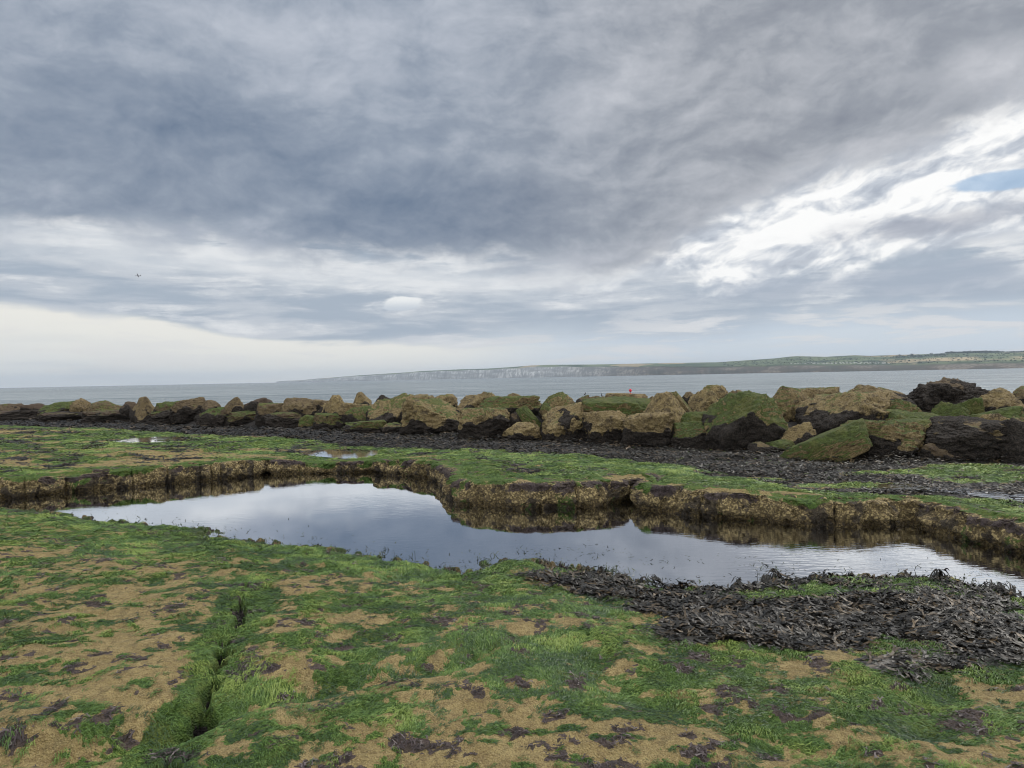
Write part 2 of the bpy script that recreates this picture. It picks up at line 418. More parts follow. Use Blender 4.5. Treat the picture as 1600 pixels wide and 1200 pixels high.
    grnb = sum(el_(*e) for e in [(150, 830, 300, 22, .8), (420, 870, 160, 18, .9), (400, 940, 40, 60, .6), (560, 950, 130, 25, .4), (520, 1030, 80, 40, .9), (560, 1130, 150, 35, 1.2), (700, 1000, 90, 50, .9), (800, 1060, 110, 28, .8), (1000, 1110, 220, 24, .6),
        (850, 905, 130, 14, .6), (1000, 990, 100, 30, .3), (1200, 1080, 260, 30, .8), (1500, 1130, 160, 30, .7), (700, 940, 100, 20, .6), (170, 1140, 130, 16, .9), (230, 1190, 40, 40, 1.1), (450, 1085, 120, 10, .8), (1250, 1120, 200, 40, .4), (1130, 1000, 120, 20, .6), (120, 910, 150, 12, .4), (180, 980, 150, 10, .5), (60, 1015, 70, 20, .8)])
    gn = fbm2(x * 2.0, y * 2.8, 6, 71, .70)
    tuft = sst(fbm2(x * 9, y * 12, 4, 73), .60, .67)
    green = sst(gn + .26 * (grnb - tanb) + .035 - .15 * n4, .46, .54)
    green = np.maximum(green, tuft * .95)
    holes = sst(fbm2(x * 6.5, y * 9.5, 5, 79, .62), .43, .36) * np.where(far, .75, .45 + .45 * sst(px, 1500, 500))
    green = green * (1 - np.clip(holes, 0, 1) * sst(dn, .3, 1.0))
    # plateau: streaks of green, yellow-green and bare crust
    gp = fbm2(x * .55, y * 1.3, 5, 77, .6)
    greenP = sst(gp + .35 * sst(db * -sb, 3.5, .2) * .5 + .14 * sst(px, 500, 800) - .02, .40, .56) * sst(dwf, .02, .22)
    green = np.where(far, greenP, green)
    wedge = sum(el_(*e) for e in [(860, 885, 50, 10, 1.2), (950, 903, 80, 14, 1.2), (1060, 930, 80, 22, 1.2), (1160, 965, 130, 36, 1.4), (1300, 940, 190, 30, 1.3), (1480, 955, 140, 34, 1.2), (1250, 985, 160, 20, .8), (1560, 1000, 110, 30, .9), (1440, 1030, 110, 22, .55)])
    weed = sst(wedge * sst(wedge, .12, .5) + (fbm2(x * 3.0, y * 3.0, 5, 91, .62) - .5) * 2.1 * (wedge > .1) - .08 - .75 * el_(1360, 985, 60, 14) - .7 * el_(1200, 1005, 60, 10), .46, .62)
    weed = np.where(far, sst(fw + (fbm2(x * .8, y * 2.2, 4, 95) - .5) * .9, .45, .62), weed)
    patchR = sum(el_(*e) for e in [(1540, 742, 110, 14, 1.3), (1300, 762, 110, 6, 1.0), (1500, 790, 120, 12, 1.2), (1180, 752, 60, 4, .6), (1390, 742, 80, 3, .6), (150, 676, 200, 2.5, .5), (1010, 726, 60, 4, .6)])
    weed = np.where(far, weed * (1 - sst(patchR + (gp - .5) * 1.4, .35, .7)), weed)
    green = np.where(far & (gs < .3), np.maximum(green, sst(patchR + (gp - .5), .4, .8)), green)
    weed = np.where(far & (gs < -.25), np.maximum(weed, sst(fbm2(x * 1.5, y * 3.6, 5, 97, .6), .615, .66) * sst(dwf, .3, .8)), weed)
    green = green * (1 - .9 * np.where(far, weed, 0))
    weed = np.where(gs > -.25, 1.0, weed)
    weed = np.where(pin & (dd > .5), .6, weed)
    pur = sst(fbm2(x * 6.5, y * 9.5, 4, 101, .6) + .12 * n4 + .03 * tanb, .655, .70) * (1 - weed)
    rimm = np.where(far, np.exp(-((dwf - .16) / .14) ** 2) * sst(fbm2(x * 3.2, y * 3.2, 4, 107), .46, .60) * .9, 0)
    pur = np.maximum(pur * np.where(far, .6, 1), rimm)
    green = green * (1 - .9 * pur)
    green = np.where(nearside, np.maximum(green, sst(dnn, .9, .25) * .95), green) * (1 - weed)
    green = np.where(nearside, np.maximum(green, sst(d_f, .26, .10) * .9), green); weed = np.where(nearside, np.maximum(weed, sst(fis, .55, .85)), weed)
    wet = np.where(far, 1 - sst(h + .06 * n3, ZW + .03, ZW + .10), sst(ZW + .10 - h, 0, .08))
    wet = np.maximum(wet, sp * .8); wet = np.maximum(wet, np.where(nearside, fis, 0))
    face = np.where(far, np.exp(-(dwf / .22) ** 2), 0)
    return h, dict(green=green, weed=weed, purple=pur, wet=wet, face=face)

# one polar sheet round the viewer, finest where the picture looks
rad = np.concatenate([np.linspace(.25, 2.2, 30), np.geomspace(2.25, 42, 1180), np.linspace(43, 95, 60)])
fine = R(47); th = np.concatenate([np.linspace(-math.pi, -fine, 90, endpoint=False), np.linspace(-fine, fine, 1150, endpoint=False), np.linspace(fine, math.pi, 90, endpoint=False)])
NR, NT = len(rad), len(th)
TT, RR = np.meshgrid(th, rad)
GX = (RR * np.sin(TT)); GY = (RR * np.cos(TT))
gx, gy = GX.ravel(), GY.ravel()
Hh, MK = terrain(gx, gy)
Hh = Hh.astype(np.float32)
# sideways roughness on the steep faces, so the wall is pitted and undercut
vtx = np.stack([gx, gy, Hh], -1)
fm = MK['face']; k = fm > .05
q = vtx[k] * np.array([3.6, 3.6, 5]); off = (fbm3(q, 5, 5, .62) - .5) * .44
rr = np.hypot(vtx[k, 0], vtx[k, 1]); und = -.13 * np.exp(-((vtx[k, 2] - ZW) / .09) ** 2)
amt = (off - und) * fm[k]; vtx[k, 2] += (fbm3(vtx[k] * 8, 3, 15) - .5) * .07 * fm[k] * sst(vtx[k, 2], ZW, ZW + .2)
vtx[k, 0] += vtx[k, 0] / rr * amt; vtx[k, 1] += vtx[k, 1] / rr * amt
HG = Hh.reshape(NR, NT)
def samp(arr, x, y):              # bilinear lookup in the sheet
    r = np.hypot(x, y); t = np.arctan2(x, y)
    fi = np.interp(r, rad, np.arange(NR)); fj = np.interp(t, th, np.arange(NT))
    i = np.clip(fi.astype(int), 0, NR - 2); j = np.clip(fj.astype(int), 0, NT - 2); a = fi - i; b = fj - j
    A = arr.reshape(NR, NT)
    return (A[i, j] * (1 - b) + A[i, j + 1] * b) * (1 - a) + (A[i + 1, j] * (1 - b) + A[i + 1, j + 1] * b) * a
ii, jj = np.meshgrid(np.arange(NR - 1), np.arange(NT), indexing='ij')
j2 = (jj + 1) % NT
fc = np.stack([ii * NT + jj, ii * NT + j2, (ii + 1) * NT + j2, (ii + 1) * NT + jj], -1).reshape(-1, 4)
cap = np.stack([np.arange(NT), (np.arange(NT) + 1) % NT, np.full(NT, NR * NT)], -1)[:, ::-1]
vtx = np.vstack([vtx, [[0, 0, float(samp(Hh, np.array([0.]), np.array([.3]))[0])]]])

m_rock, g, b = material('shelf_rock', .75, .3)
tcg = g.new('ShaderNodeTexCoord').outputs['Object']
gr, wd, pu, we = g.attr('green'), g.attr('weed'), g.attr('purple'), g.attr('wet')
fa = g.attr('face')
nA = g.noise(tcg, 5, 5, .6); nB = g.noise(tcg, 28, 5, .65); nC = g.noise(tcg, 130, 3, .6)
vo = g.vor(tcg, 95); vo2 = g.vor(g.vm('ADD', tcg, g.vm('SCALE', g.noise(tcg, 9, 3, .6, 0, True), None, .10)), 30)
tan = g.mix(g.ss(nA, .35, .65), (.275, .212, .088), (.370, .292, .132))
tan = g.mix(g.ss(nB, .42, .68), tan, (.200, .145, .062))
tan = g.mix(g.ss(g.noise(tcg, 11, 6, .7), .52, .62, 0, .6), tan, (.150, .122, .055))
tan = g.mix(g.ss(g.vor(tcg, 60), .16, .08, 0, .7), tan, (.06, .045, .03))
tan = g.mix(g.mul(g.ss(nC, .52, .7), .65), tan, (.42, .34, .19))
tan = g.mix(g.ss(nC, .45, .32, 0, .7), tan, (.12, .085, .05))
# pitted, gold-brown crust on the pool walls
pit = g.ss(g.add(vo2, g.mul(g.sub(nB, .5), 1.3)), .28, .70)
wallc = g.mix(g.ss(nB, .35, .65), (.50, .40, .20), (.34, .26, .125))
wallc = g.mix(g.mul(pit, .72), wallc, (.045, .033, .022))
wallc = g.mix(g.ss(g.noise(tcg, 3.2, 5, .65), .50, .58, 0, .9), wallc, (.055, .045, .036))
tan = g.mix(g.ss(fa, .25, .6), tan, wallc)
grn = g.mix(g.ss(nB, .38, .64), (.045, .092, .018), (.108, .185, .036))
grn = g.mix(g.ss(nA, .48, .66, 0, .6), grn, (.135, .165, .035))
grn = g.mix(g.ss(nC, .50, .36, 0, .7), grn, (.020, .045, .012))
wdc = g.mix(g.ss(nB, .4, .65), (.016, .015, .015), (.045, .040, .040))
puc = g.mix(g.ss(nB, .4, .62), (.040, .030, .032), (.085, .065, .070))
jit = g.mul(g.sub(nB, .5), .9)
jit2 = g.mul(g.sub(nC, .5), .5)
G_ = g.ss(g.add(g.add(gr, jit), jit2), .40, .60)
c_ = g.mix(G_, tan, grn)
c_ = g.mix(g.ss(g.add(g.add(pu, jit), jit2), .42, .60, 0, .9), c_, puc)
c_ = g.mix(g.ss(g.add(wd, jit), .40, .58), c_, wdc)
c_ = g.mix(g.mul(we, .80), c_, g.mix(1, c_, (.24, .22, .20), 'MULTIPLY'))
g.put(b.inputs['Base Color'], c_)
g.put(b.inputs['Roughness'], g.mix(we, (.8, .8, .8), (.35, .35, .35)))
bp = g.new('ShaderNodeBump'); bp.inputs['Strength'].default_value = 1.0; bp.inputs['Distance'].default_value = .028
hgt = g.add(g.add(g.mul(nB, .8), g.mul(nC, .5)), g.add(g.mul(vo, .5), g.mul(pit, g.mul(fa, -1.2))))
g.put(bp.inputs['Height'], hgt); g.put(b.inputs['Normal'], bp.outputs[0])
pad = lambda a: np.append(a, a[0])
shelf = mesh_np('ground', vtx, [fc, cap], m_rock, True, {k_: pad(v_) for k_, v_ in MK.items()})
tag(shelf, 'tan rock shelf with green algae round a long tide pool', None, None, 'structure')

# the undercut, lumpy edge of the ledge round the pool: its own finely divided skin
def resamp(pl, step):
    seg = np.linalg.norm(np.diff(pl, axis=0), axis=1); c = np.concatenate([[0], np.cumsum(seg)]); n = int(c[-1] / step)
    s = np.linspace(0, c[-1], n); return np.stack([np.interp(s, c, pl[:, 0]), np.interp(s, c, pl[:, 1])], -1)
def gsm(a, sig):
    k = np.arange(-int(3 * sig), int(3 * sig) + 1); w_ = np.exp(-.5 * (k / sig) ** 2); w_ /= w_.sum(); L = len(k) // 2
    return np.stack([np.convolve(np.concatenate([np.full(L, c[0]), c, np.full(L, c[-1])]), w_, 'valid') for c in a.T], -1)
LG = gsm(resamp(WALL[1:-1], .014), 3.5)
tg = np.gradient(LG, axis=0); tg /= np.linalg.norm(tg, axis=1)[:, None]
nm = gsm(np.stack([tg[:, 1], -tg[:, 0]], -1), 9); nm /= np.linalg.norm(nm, axis=1)[:, None] + 1e-9   # points to the water
NL = len(LG); TV = np.concatenate([np.linspace(0, .16, 6, endpoint=False), np.linspace(.16, 1, 46)]); NTV = len(TV)
inn = LG - nm * .42; ztop = zat_(inn[:, 0], inn[:, 1]) if 'zat_' in globals() else samp(Hh, inn[:, 0], inn[:, 1])
ztop = np.maximum(gsm(ztop[:, None], 14)[:, 0], ZW + .20) + .10 * (fbm2(LG[:, 0] * .9, LG[:, 1] * .9, 3, 405) - .5)
T2, S2 = np.meshgrid(TV, np.arange(NL))
under = .01 + .07 * fbm2(LG[:, 0] * 1.4, LG[:, 1] * 1.4, 3, 401)
o_ = np.where(T2 < .16, under[:, None], np.where(T2 < .36, under[:, None] + (.01 - under[:, None]) * sst(T2, .16, .36), 0.01))
o_ = o_ + .04 * sst(T2, .4, .74) + .36 * np.clip((T2 - .72) / .28, 0, 1) ** 1.5
hh_ = (ztop - ZW)[:, None]
z_ = np.where(T2 < .16, ZW - .32 * (1 - T2 / .16), ZW + hh_ * (1 - (1 - np.clip((T2 - .16) / .74, 0, 1)) ** 1.25))
bx = LG[S2, 0] - nm[S2, 0] * o_; by = LG[S2, 1] - nm[S2, 1] * o_
p3 = np.stack([bx, by, z_ * 1.15], -1).reshape(-1, 3)
amp = (1 - sst(T2, .86, 1.0)).ravel()
dsp = ((fbm3(p3 * 2.6, 3, 411) - .5) * .34 + (fbm3(p3 * 9, 4, 415, .6) - .5) * .15 - sst(fbm3(p3 * 14, 3, 419), .55, .66) * .035) * amp
sj = np.arange(NL) * .014; jn = fbm2(sj * .85, sj * 0, 2, 441); jt = np.exp(-((jn - .5) / .022) ** 2) + .7 * np.exp(-((fbm2(sj * 1.9, sj * 0, 2, 443) - .42) / .015) ** 2)
dsp = dsp - .11 * np.clip(jt, 0, 1)[S2.ravel()] * amp * sst(T2.ravel(), .1, .3)
bx = bx.ravel() + nm[S2.ravel(), 0] * dsp; by = by.ravel() + nm[S2.ravel(), 1] * dsp
zz_ = z_.ravel() + (fbm3(p3 * 7, 3, 423) - .5) * .06 * amp * (T2.ravel() > .2)
topk = sst(T2.ravel(), .80, .97); tz = samp(Hh, bx, by)
zz_ = zz_ * (1 - topk) + (np.maximum(tz, (ztop[S2.ravel()] - .05)) + .018 - .06 * sst(T2.ravel(), .955, 1.0)) * topk
e1, e2 = np.meshgrid(np.arange(NL - 1), np.arange(NTV - 1), indexing='ij')
lf = np.stack([e1 * NTV + e2, (e1 + 1) * NTV + e2, (e1 + 1) * NTV + e2 + 1, e1 * NTV + e2 + 1], -1).reshape(-1, 4)
nn1 = fbm2(bx * 2.4, by * 2.4, 4, 431); nn2 = fbm3(p3 * 5, 4, 433)
T1 = T2.ravel()
lg_gr = np.maximum(samp(MK['green'], bx, by), .75) * sst(T1 + (fbm2(bx * 1.3, by * 1.3, 4, 437) - .5) * 1.3, .62, .84) + .55 * (nn2 > .60) * sst(nn1, .5, .6)
lg_pu = sst(nn1, .45, .60) * np.exp(-((T1 + (nn2 - .5) * .3 - .70) / .15) ** 2) * .95
lg = mesh_np('rock_ledge', np.stack([bx, by, zz_], -1), lf, m_rock, True, {'green': np.clip(lg_gr * (1 - .8 * lg_pu), 0, 1), 'weed': np.zeros(len(bx)), 'purple': lg_pu,
    'wet': 1 - sst(zz_ + .08 * (nn2 - .5), ZW + .04, ZW + .13), 'face': 1 - sst(T1, .74, .92)})
tag(lg, 'pitted golden-brown edge of the rock shelf along the far side of the pool', None, None, 'structure')

# ------------------------------------------------------------------ water
def water_mat(name, deep, refl, bumps, rough):
    m = bpy.data.materials.new(name); m.use_nodes = True; g = N(m.node_tree); g.n.clear()
    o = g.new('ShaderNodeOutputMaterial')
    tc = g.new('ShaderNodeTexCoord').outputs['Object']
    gl = g.new('ShaderNodeBsdfGlossy'); gl.inputs['Roughness'].default_value = rough; gl.inputs['Color'].default_value = (.95, .97, 1, 1)
    tr = g.new('ShaderNodeBsdfTransparent'); tr.inputs['Color'].default_value = (*deep, 1)
    mx = g.new('ShaderNodeMixShader')
    lw = g.new('ShaderNodeFresnel'); lw.inputs['IOR'].default_value = 1.333
    g.l.new(g.m('MULTIPLY_ADD', lw.outputs[0], .75, refl, clamp=True), mx.inputs[0]); g.l.new(tr.outputs[0], mx.inputs[1]); g.l.new(gl.outputs[0], mx.inputs[2])
    h = bumps(g, tc)
    bp = g.new('ShaderNodeBump'); bp.inputs['Strength'].default_value = 1; bp.inputs['Distance'].default_value = 1
    g.put(bp.inputs['Height'], h)
    for n_ in (gl, lw): g.l.new(bp.outputs[0], n_.inputs['Normal'])
    g.l.new(mx.outputs[0], o.inputs[0]); return m
def pb(g, tc):
    x, y, z = g.xyz(tc)
    rip = g.noise(g.vm('MULTIPLY', tc, (6, 16, 1)), 1.0, 3, .5)
    area = g.ss(g.noise(tc, .5, 2, .5), .42, .62)
    right = g.ss(x, 1.0, 3.5)
    fine = g.noise(tc, 60, 2, .5)
    return g.add(g.mul(rip, g.add(g.mul(area, .0010), g.mul(right, .0016))), g.mul(fine, .00006))
m_pool = water_mat('pool_water', (.30, .32, .27), .58, pb, .02)
px_ = np.concatenate([WALL + (WALL * .045), (NEAR[::-1] * .93)])
def sheet(name, poly, z, mat):
    bm = bmesh.new(); vs_ = [bm.verts.new((p[0], p[1], z)) for p in poly]; bm.faces.new(vs_)
    bmesh.ops.triangulate(bm, faces=bm.faces); bmesh.ops.recalc_face_normals(bm, faces=bm.faces)
    if bm.faces[:][0].normal.z < 0: bmesh.ops.reverse_faces(bm, faces=bm.faces)
    me = bpy.data.meshes.new(name); bm.to_mesh(me); bm.free(); me.materials.append(mat)
    o = bpy.data.objects.new(name, me); COL.objects.link(o); o['kind'] = 'structure'; return o
# the long pool: widened on all sides under the rock, which hides the overlap
sheet('pool_water', np.concatenate([WALL * (1 + .35 / np.linalg.norm(WALL, axis=1))[:, None], (NEAR * (1 - .9 / np.maximum(3, np.linalg.norm(NEAR, axis=1)))[:, None])[::-1]]), ZW, m_pool)
for pl, zl in SMALLP:
    c0 = pl.mean(0); sheet('puddle_water', c0 + (pl - c0) * (1 + .12 / np.linalg.norm(pl - c0, axis=1))[:, None], zl, m_pool)

# sea
m_sea, g, b = material('sea_water', .16, .5)
tco = g.new('ShaderNodeTexCoord').outputs['Object']
sx, sy, sz = g.xyz(tco)
dist = g.vm('LENGTH', tco)
ln = g.new('ShaderNodeVectorMath', operation='LENGTH'); g.l.new(tco, ln.inputs[0]); dist = ln.outputs['Value']
n1 = g.noise(g.vm('MULTIPLY', tco, (.10, .32, 1)), 1, 6, .62)
n2_ = g.noise(g.vm('MULTIPLY', tco, (.8, 1.8, 1)), 1, 4, .6)
n3_ = g.noise(g.vm('MULTIPLY', tco, (.0022, .012, 1)), 1, 6, .65)
n4_ = g.noise(g.vm('MULTIPLY', tco, (.012, .05, 1)), 1, 5, .65)
n5_ = g.noise(g.vm('MULTIPLY', tco, (.03, .35, 1)), 1, 5, .7)
colr = g.mix(g.ss(n3_, .40, .62), (.085, .115, .126), (.15, .185, .198))
colr = g.mix(g.ss(n5_, .48, .60, 0, .55), colr, (.38, .42, .44))
colr = g.mix(g.ss(n4_, .55, .42, 0, .45), colr, (.050, .078, .088))
foam = g.noise(g.vm('MULTIPLY', tco, (.35, .9, 1)), 1, 5, .6)
surf = g.mul(g.ss(foam, .47, .56), g.ss(g.add(dist, g.mul(n4_, 30)), 95, 70))
surf = g.mul(surf, g.ss(sx, 2, -6))
colr = g.mix(surf, colr, (.85, .87, .88))
g.put(b.inputs['Base Color'], colr); b.inputs['IOR'].default_value = 1.333
g.put(b.inputs['Roughness'], g.mix(surf, (.22, .22, .22), (.9, .9, .9)))
bp = g.new('ShaderNodeBump'); bp.inputs['Strength'].default_value = 1.0; bp.inputs['Distance'].default_value = 1
hs = g.add(g.add(g.mul(n1, .75), g.mul(n2_, .07)), g.add(g.mul(n4_, 2.2), g.mul(n3_, 9.0)))
g.put(bp.inputs['Height'], hs); g.put(b.inputs['Normal'], bp.outputs[0])
ang = np.linspace(0, 2 * math.pi, 97)[:-1]; rs_ = [0.0, 30, 60, 120, 400, 2000, 8000, 17500]
vv = np.concatenate([np.stack([r_ * np.sin(ang), r_ * np.cos(ang), np.full(96, -1.0)], -1) for r_ in rs_[1:]] + [[[0, 0, -1.0]]])
ff = []
for i in range(len(rs_) - 2):
    for j in range(96): ff.append((i * 96 + j, (i + 1) * 96 + j, (i + 1) * 96 + (j + 1) % 96, i * 96 + (j + 1) % 96))
tr_ = np.array([(len(vv) - 1, j, (j + 1) % 96) for j in range(96)])
sea = mesh_np('sea', vv, [np.array(ff)[:, ::-1], tr_[:, ::-1]], m_sea, False); sea['kind'] = 'structure'
# ------------------------------------------------------------------ far coast
def coast_dist(px): return float(np.interp(px, [430, 520, 600, 800, 1000, 1200, 1400, 1600, 2000], [11500, 10500, 9600, 7800, 6500, 5400, 4600, 4000, 3300]))
TOPS = [(432, 596.2), (437, 595.4), (470, 594), (505, 590.8), (515, 590.2), (560, 586.5), (600, 584), (640, 581.5), (655, 580), (720, 577), (760, 576), (800, 573.5), (830, 571), (860, 570), (930, 569.5), (1000, 568), (1060, 567), (1120, 566),
    (1180, 562), (1210, 560), (1236, 557), (1245, 556.5), (1290, 557.5), (1335, 555), (1360, 556), (1400, 554.5), (1440, 553.5), (1480, 552), (1520, 551), (1560, 550.5), (1600, 550), (1700, 548), (1900, 546), (2300, 548)]
def cliff_frac(px): return float(np.interp(px, [430, 760, 860, 1000, 1100, 1200, 1400, 1600], [.90, .9, .86, .74, .62, .46, .34, .30]))
hx = np.concatenate([np.linspace(432, 1640, 760), np.linspace(1645, 2300, 60)])
tx, ty = np.array(TOPS).T
cols = []
for px in hx:
    D = coast_dist(px); wob = 1 + .010 * (float(fbm2(np.array([px / 14.]), np.array([0.]), 4, 5)[0]) - .5)
    D *= wob
    y0 = np.interp(px, tx, ty)
    setb = np.interp(px, [430, 900, 1100, 1600], [60, 250, 700, 1500])
    tp = PD(px, y0, D + setb); dirx = tp[0] / tp[1]
    zt = tp[2]; cf = cliff_frac(px)
    zc = cf * zt * D / (D + setb) * (1 + .03 * math.sin(px * .13))
    col = []
    for k in range(9):                                   # cliff rows
        f = k / 8; inl = (f ** 1.3) * np.interp(px, [430, 900, 1100], [25, 60, 110])
        rib = 22 * (float(fbm2(np.array([px * .45]), np.array([f * 1.2]), 4, 9)[0]) - .5) * math.sin(math.pi * min(1, f + .15))
        yy = D + inl + rib; col.append((dirx * yy, yy, -1.5 + (zc + 1.5) * f))
    for k in range(1, 15):                               # land rising behind
        f = k / 14; yy = D + 60 + (setb - 60) * f + (0 if setb > 60 else k * 4)
        z = zc + (zt - zc) * (f ** .8) + (zt * .05 * (float(fbm2(np.array([px / 22.]), np.array([f * 3]), 4, 33)[0]) - .5) * math.sin(math.pi * f) * (1 if px > 1000 else .2))
        col.append((dirx * yy, yy, z))
    col.append((dirx * (yy + 900), yy + 900, zt * .8)); col.append((dirx * (yy + 1200), yy + 1200, -3))
    cols.append(col)
hv = np.array(cols); nc, nr = hv.shape[:2]
a_, b_ = np.meshgrid(np.arange(nc - 1), np.arange(nr - 1), indexing='ij')
hf = np.stack([a_ * nr + b_, (a_ + 1) * nr + b_, (a_ + 1) * nr + b_ + 1, a_ * nr + b_ + 1], -1).reshape(-1, 4)
rowf = np.tile(np.arange(nr) / 8.0, nc); pxa = np.repeat(hx, nr)
m_hill, g, b = material('coast', .9, .1)
tch = g.new('ShaderNodeTexCoord').outputs['Object']
row, west = g.attr('row'), g.attr('west')
hx_, hy_, hz_ = g.xyz(tch)
nz = g.noise(g.vm('MULTIPLY', tch, (.004, .004, .03)), 1, 6, .6)
strk = g.noise(g.vm('MULTIPLY', tch, (.05, .05, .004)), 1, 5, .6)
fld = g.vor(g.vm('MULTIPLY', tch, (.0035, .0022, 0)), 1, 'F1', 1)
fr_, fg_, fb_ = g.xyz(fld)
chalk = g.mix(g.ss(nz, .38, .6, .1, .9), (.24, .25, .26), g.mix(g.ss(strk, .42, .60), (.26, .27, .28), (.60, .61, .61)))
clay = g.mix(g.ss(nz, .35, .6), (.050, .050, .036), (.085, .065, .048))
clay = g.mix(g.ss(g.mul(strk, g.ss(nz, .4, .6)), .40, .55), clay, (.17, .15, .12))
cliff = g.mix(west, clay, chalk)
field = g.mix(g.ss(fr_, .3, .7), (.070, .100, .046), (.110, .140, .065))
field = g.mix(g.ss(fg_, .80, .82), field, (.26, .215, .13))
field = g.mix(g.ss(nz, .52, .58), field, (.028, .052, .022))
field = g.mix(g.attr('tan'), field, (.36, .29, .18))
g.put(b.inputs['Base Color'], g.mix(g.ss(row, .93, 1.1), cliff, field))
pr = (pxa - 1450) / 80
tanm = (np.exp(-((pxa - 1487) / 42) ** 6) * (np.abs(rowf - 1.55) < .2)) + (np.exp(-((pxa - 1640) / 55) ** 6) * (np.abs(rowf - 1.6) < .2)) + .5 * np.exp(-((pxa - 1560) / 70) ** 4) * (np.abs(rowf - 1.35) < .1)
hills = mesh_np('hills', hv.reshape(-1, 3), hf, m_hill, True, {'row': rowf, 'west': sst(pxa, 1040, 820), 'tan': np.clip(tanm, 0, 1)})
tag(hills, 'long headland of pale sea cliffs and green fields across the bay', None, None, 'structure')

def hill_pt(px, f):                                      # f: row index (float) on the hill
    i = int(np.argmin(abs(hx - px))); k = int(f); a = hv[i][k]; b2 = hv[i][min(k + 1, nr - 1)]
    return a + (b2 - a) * (f - k)
# woodland on the far skyline and hedgerows: leaf-clump masses
m_wood, g, b = material('woodland', .9, .1); b.inputs['Base Color'].default_value = (.022, .040, .020, 1)
rng = np.random.RandomState(4)
wv, wf = [], []
def clump(c, rx, rz):
    n = 26
    for _ in range(n):
        d = rng.normal(size=3); d /= np.linalg.norm(d); p = c + d * np.array([rx, rx, rz]) * rng.uniform(.4, 1)
        s = rx * .32; t = rng.normal(size=(3, 3)) * s; i0 = len(wv); wv.extend(p + t); wf.append((i0, i0 + 1, i0 + 2))
for _ in range(420):
    px = rng.choice([rng.uniform(1478, 1548), rng.uniform(1540, 1640), rng.uniform(1400, 1480)], p=[.5, .4, .1]); f = 21.5 if px > 1478 else rng.uniform(16, 20)
    c = hill_pt(px, f); h_ = rng.uniform(7, 12) * (1.15 if px < 1560 else .8); clump(c + np.array([0, 0, h_ * .5]), h_ * .8, h_ * .55)
for _ in range(700):
    px = rng.uniform(1130, 1640); f = 8 + rng.choice([1.5, 3, 5, 8, 10.5]) + rng.normal() * .25; c = hill_pt(px, min(f, 21)); clump(c + np.array([0, 0, 2.]), rng.uniform(3, 7), 3.5)
wood = mesh_np('far_woodland', np.array(wv), np.array(wf), m_wood, False)
tag(wood, 'dark far-off hedgerows and woodland on the skyline of the green hills', 'woodland', None, 'stuff')
# rows of white caravans above the clay cliff
m_van, g, b = material('caravan_white', .5, .4); b.inputs['Base Color'].default_value = (.62, .63, .64, 1)
m_roof, g, b = material('caravan_roof', .6, .3); b.inputs['Base Color'].default_value = (.30, .31, .33, 1)
def gable(nm, L, W, H, RH, m1):
    v = [(x * L / 2, y * W / 2, z) for z in (0, H) for x, y in ((-1, -1), (1, -1), (1, 1), (-1, 1))]
    return mesh_np(nm, np.array(v), [np.array([(0, 1, 5, 4), (1, 2, 6, 5), (2, 3, 7, 6), (3, 0, 4, 7), (4, 5, 6, 7)])], m1, False)
bod0 = gable('body', 11, 4, 3.0, 1, m_van)
rv = np.array([(-5.8, -2.3, 3.0), (5.8, -2.3, 3.0), (5.8, 2.3, 3.0), (-5.8, 2.3, 3.0), (-5.8, 0, 4.1), (5.8, 0, 4.1)])
rof0 = mesh_np('roof', rv, [np.array([(0, 1, 5, 4), (2, 3, 4, 5)]), np.array([(1, 2, 5), (3, 0, 4)])], m_roof, False)
first = True
for r_, (xa, xb, f0) in enumerate([(1236, 1300, 9.6), (1262, 1385, 10.3), (1290, 1390, 9.4)]):
    for q_, px in enumerate(np.arange(xa, xb, 5.5)):
        px += rng.uniform(-1.5, 1.5); c = hill_pt(px, f0 + rng.uniform(-.15, .15))
        e = bpy.data.objects.new('caravan', None); COL.objects.link(e); e.location = c - np.array([0, 0, .3]); e.rotation_euler.z = R(rng.uniform(-25, 25))
        tag(e, 'white static caravan in the ' + ['upper left', 'topmost long', 'lower right'][r_] + ' row on the far green hillside', 'caravan', 'caravans on the far hillside')
        for o0 in (bod0, rof0):
            o = o0 if first else o0.copy()
            if not first: COL.objects.link(o)
            o.parent = e
        first = False
# ------------------------------------------------------------------ breakwater boulders
_ico = {}
def ico(n):
    if n not in _ico:
        bm = bmesh.new(); bmesh.ops.create_icosphere(bm, subdivisions=n, radius=1)
        _ico[n] = (np.array([v.co[:] for v in bm.verts]), np.array([[v.index for v in f.verts] for f in bm.faces])); bm.free()
    return _ico[n]
m_bld, g, b = material('breakwater_rock', .8, .25)
tcb = g.new('ShaderNodeTexCoord').outputs['Object']
geo = g.new('ShaderNodeNewGeometry'); nx_, ny_, nzz = g.xyz(geo.outputs['Normal'])
sd = g.attr('seed', 'OBJECT'); gk = g.attr('green_cover', 'OBJECT'); tn = g.attr('tone', 'OBJECT')
vec = g.vm('ADD', tcb, g.comb(sd, g.mul(sd, 1.7), 0))
nA = g.noise(vec, 2.2, 5, .6, .3); nB = g.noise(vec, 9, 6, .62); nC = g.noise(vec, 38, 5, .7)
dk_ = g.attr('dark')
base = g.mix(g.ss(nA, .36, .62), (.195, .148, .070), (.285, .225, .108))
base = g.mix(g.ss(nB, .48, .64, 0, .85), base, (.105, .078, .044))
base = g.mix(g.ss(g.noise(vec, 4.5, 6, .7, .4), .54, .60, 0, .7), base, (.060, .048, .034))
base = g.mix(g.ss(nC, .48, .66, 0, .55), base, (.42, .34, .21))
base = g.mix(g.ss(nC, .46, .36, 0, .75), base, (.055, .042, .028))
base = g.mix(tn, base, (.075, .055, .042))
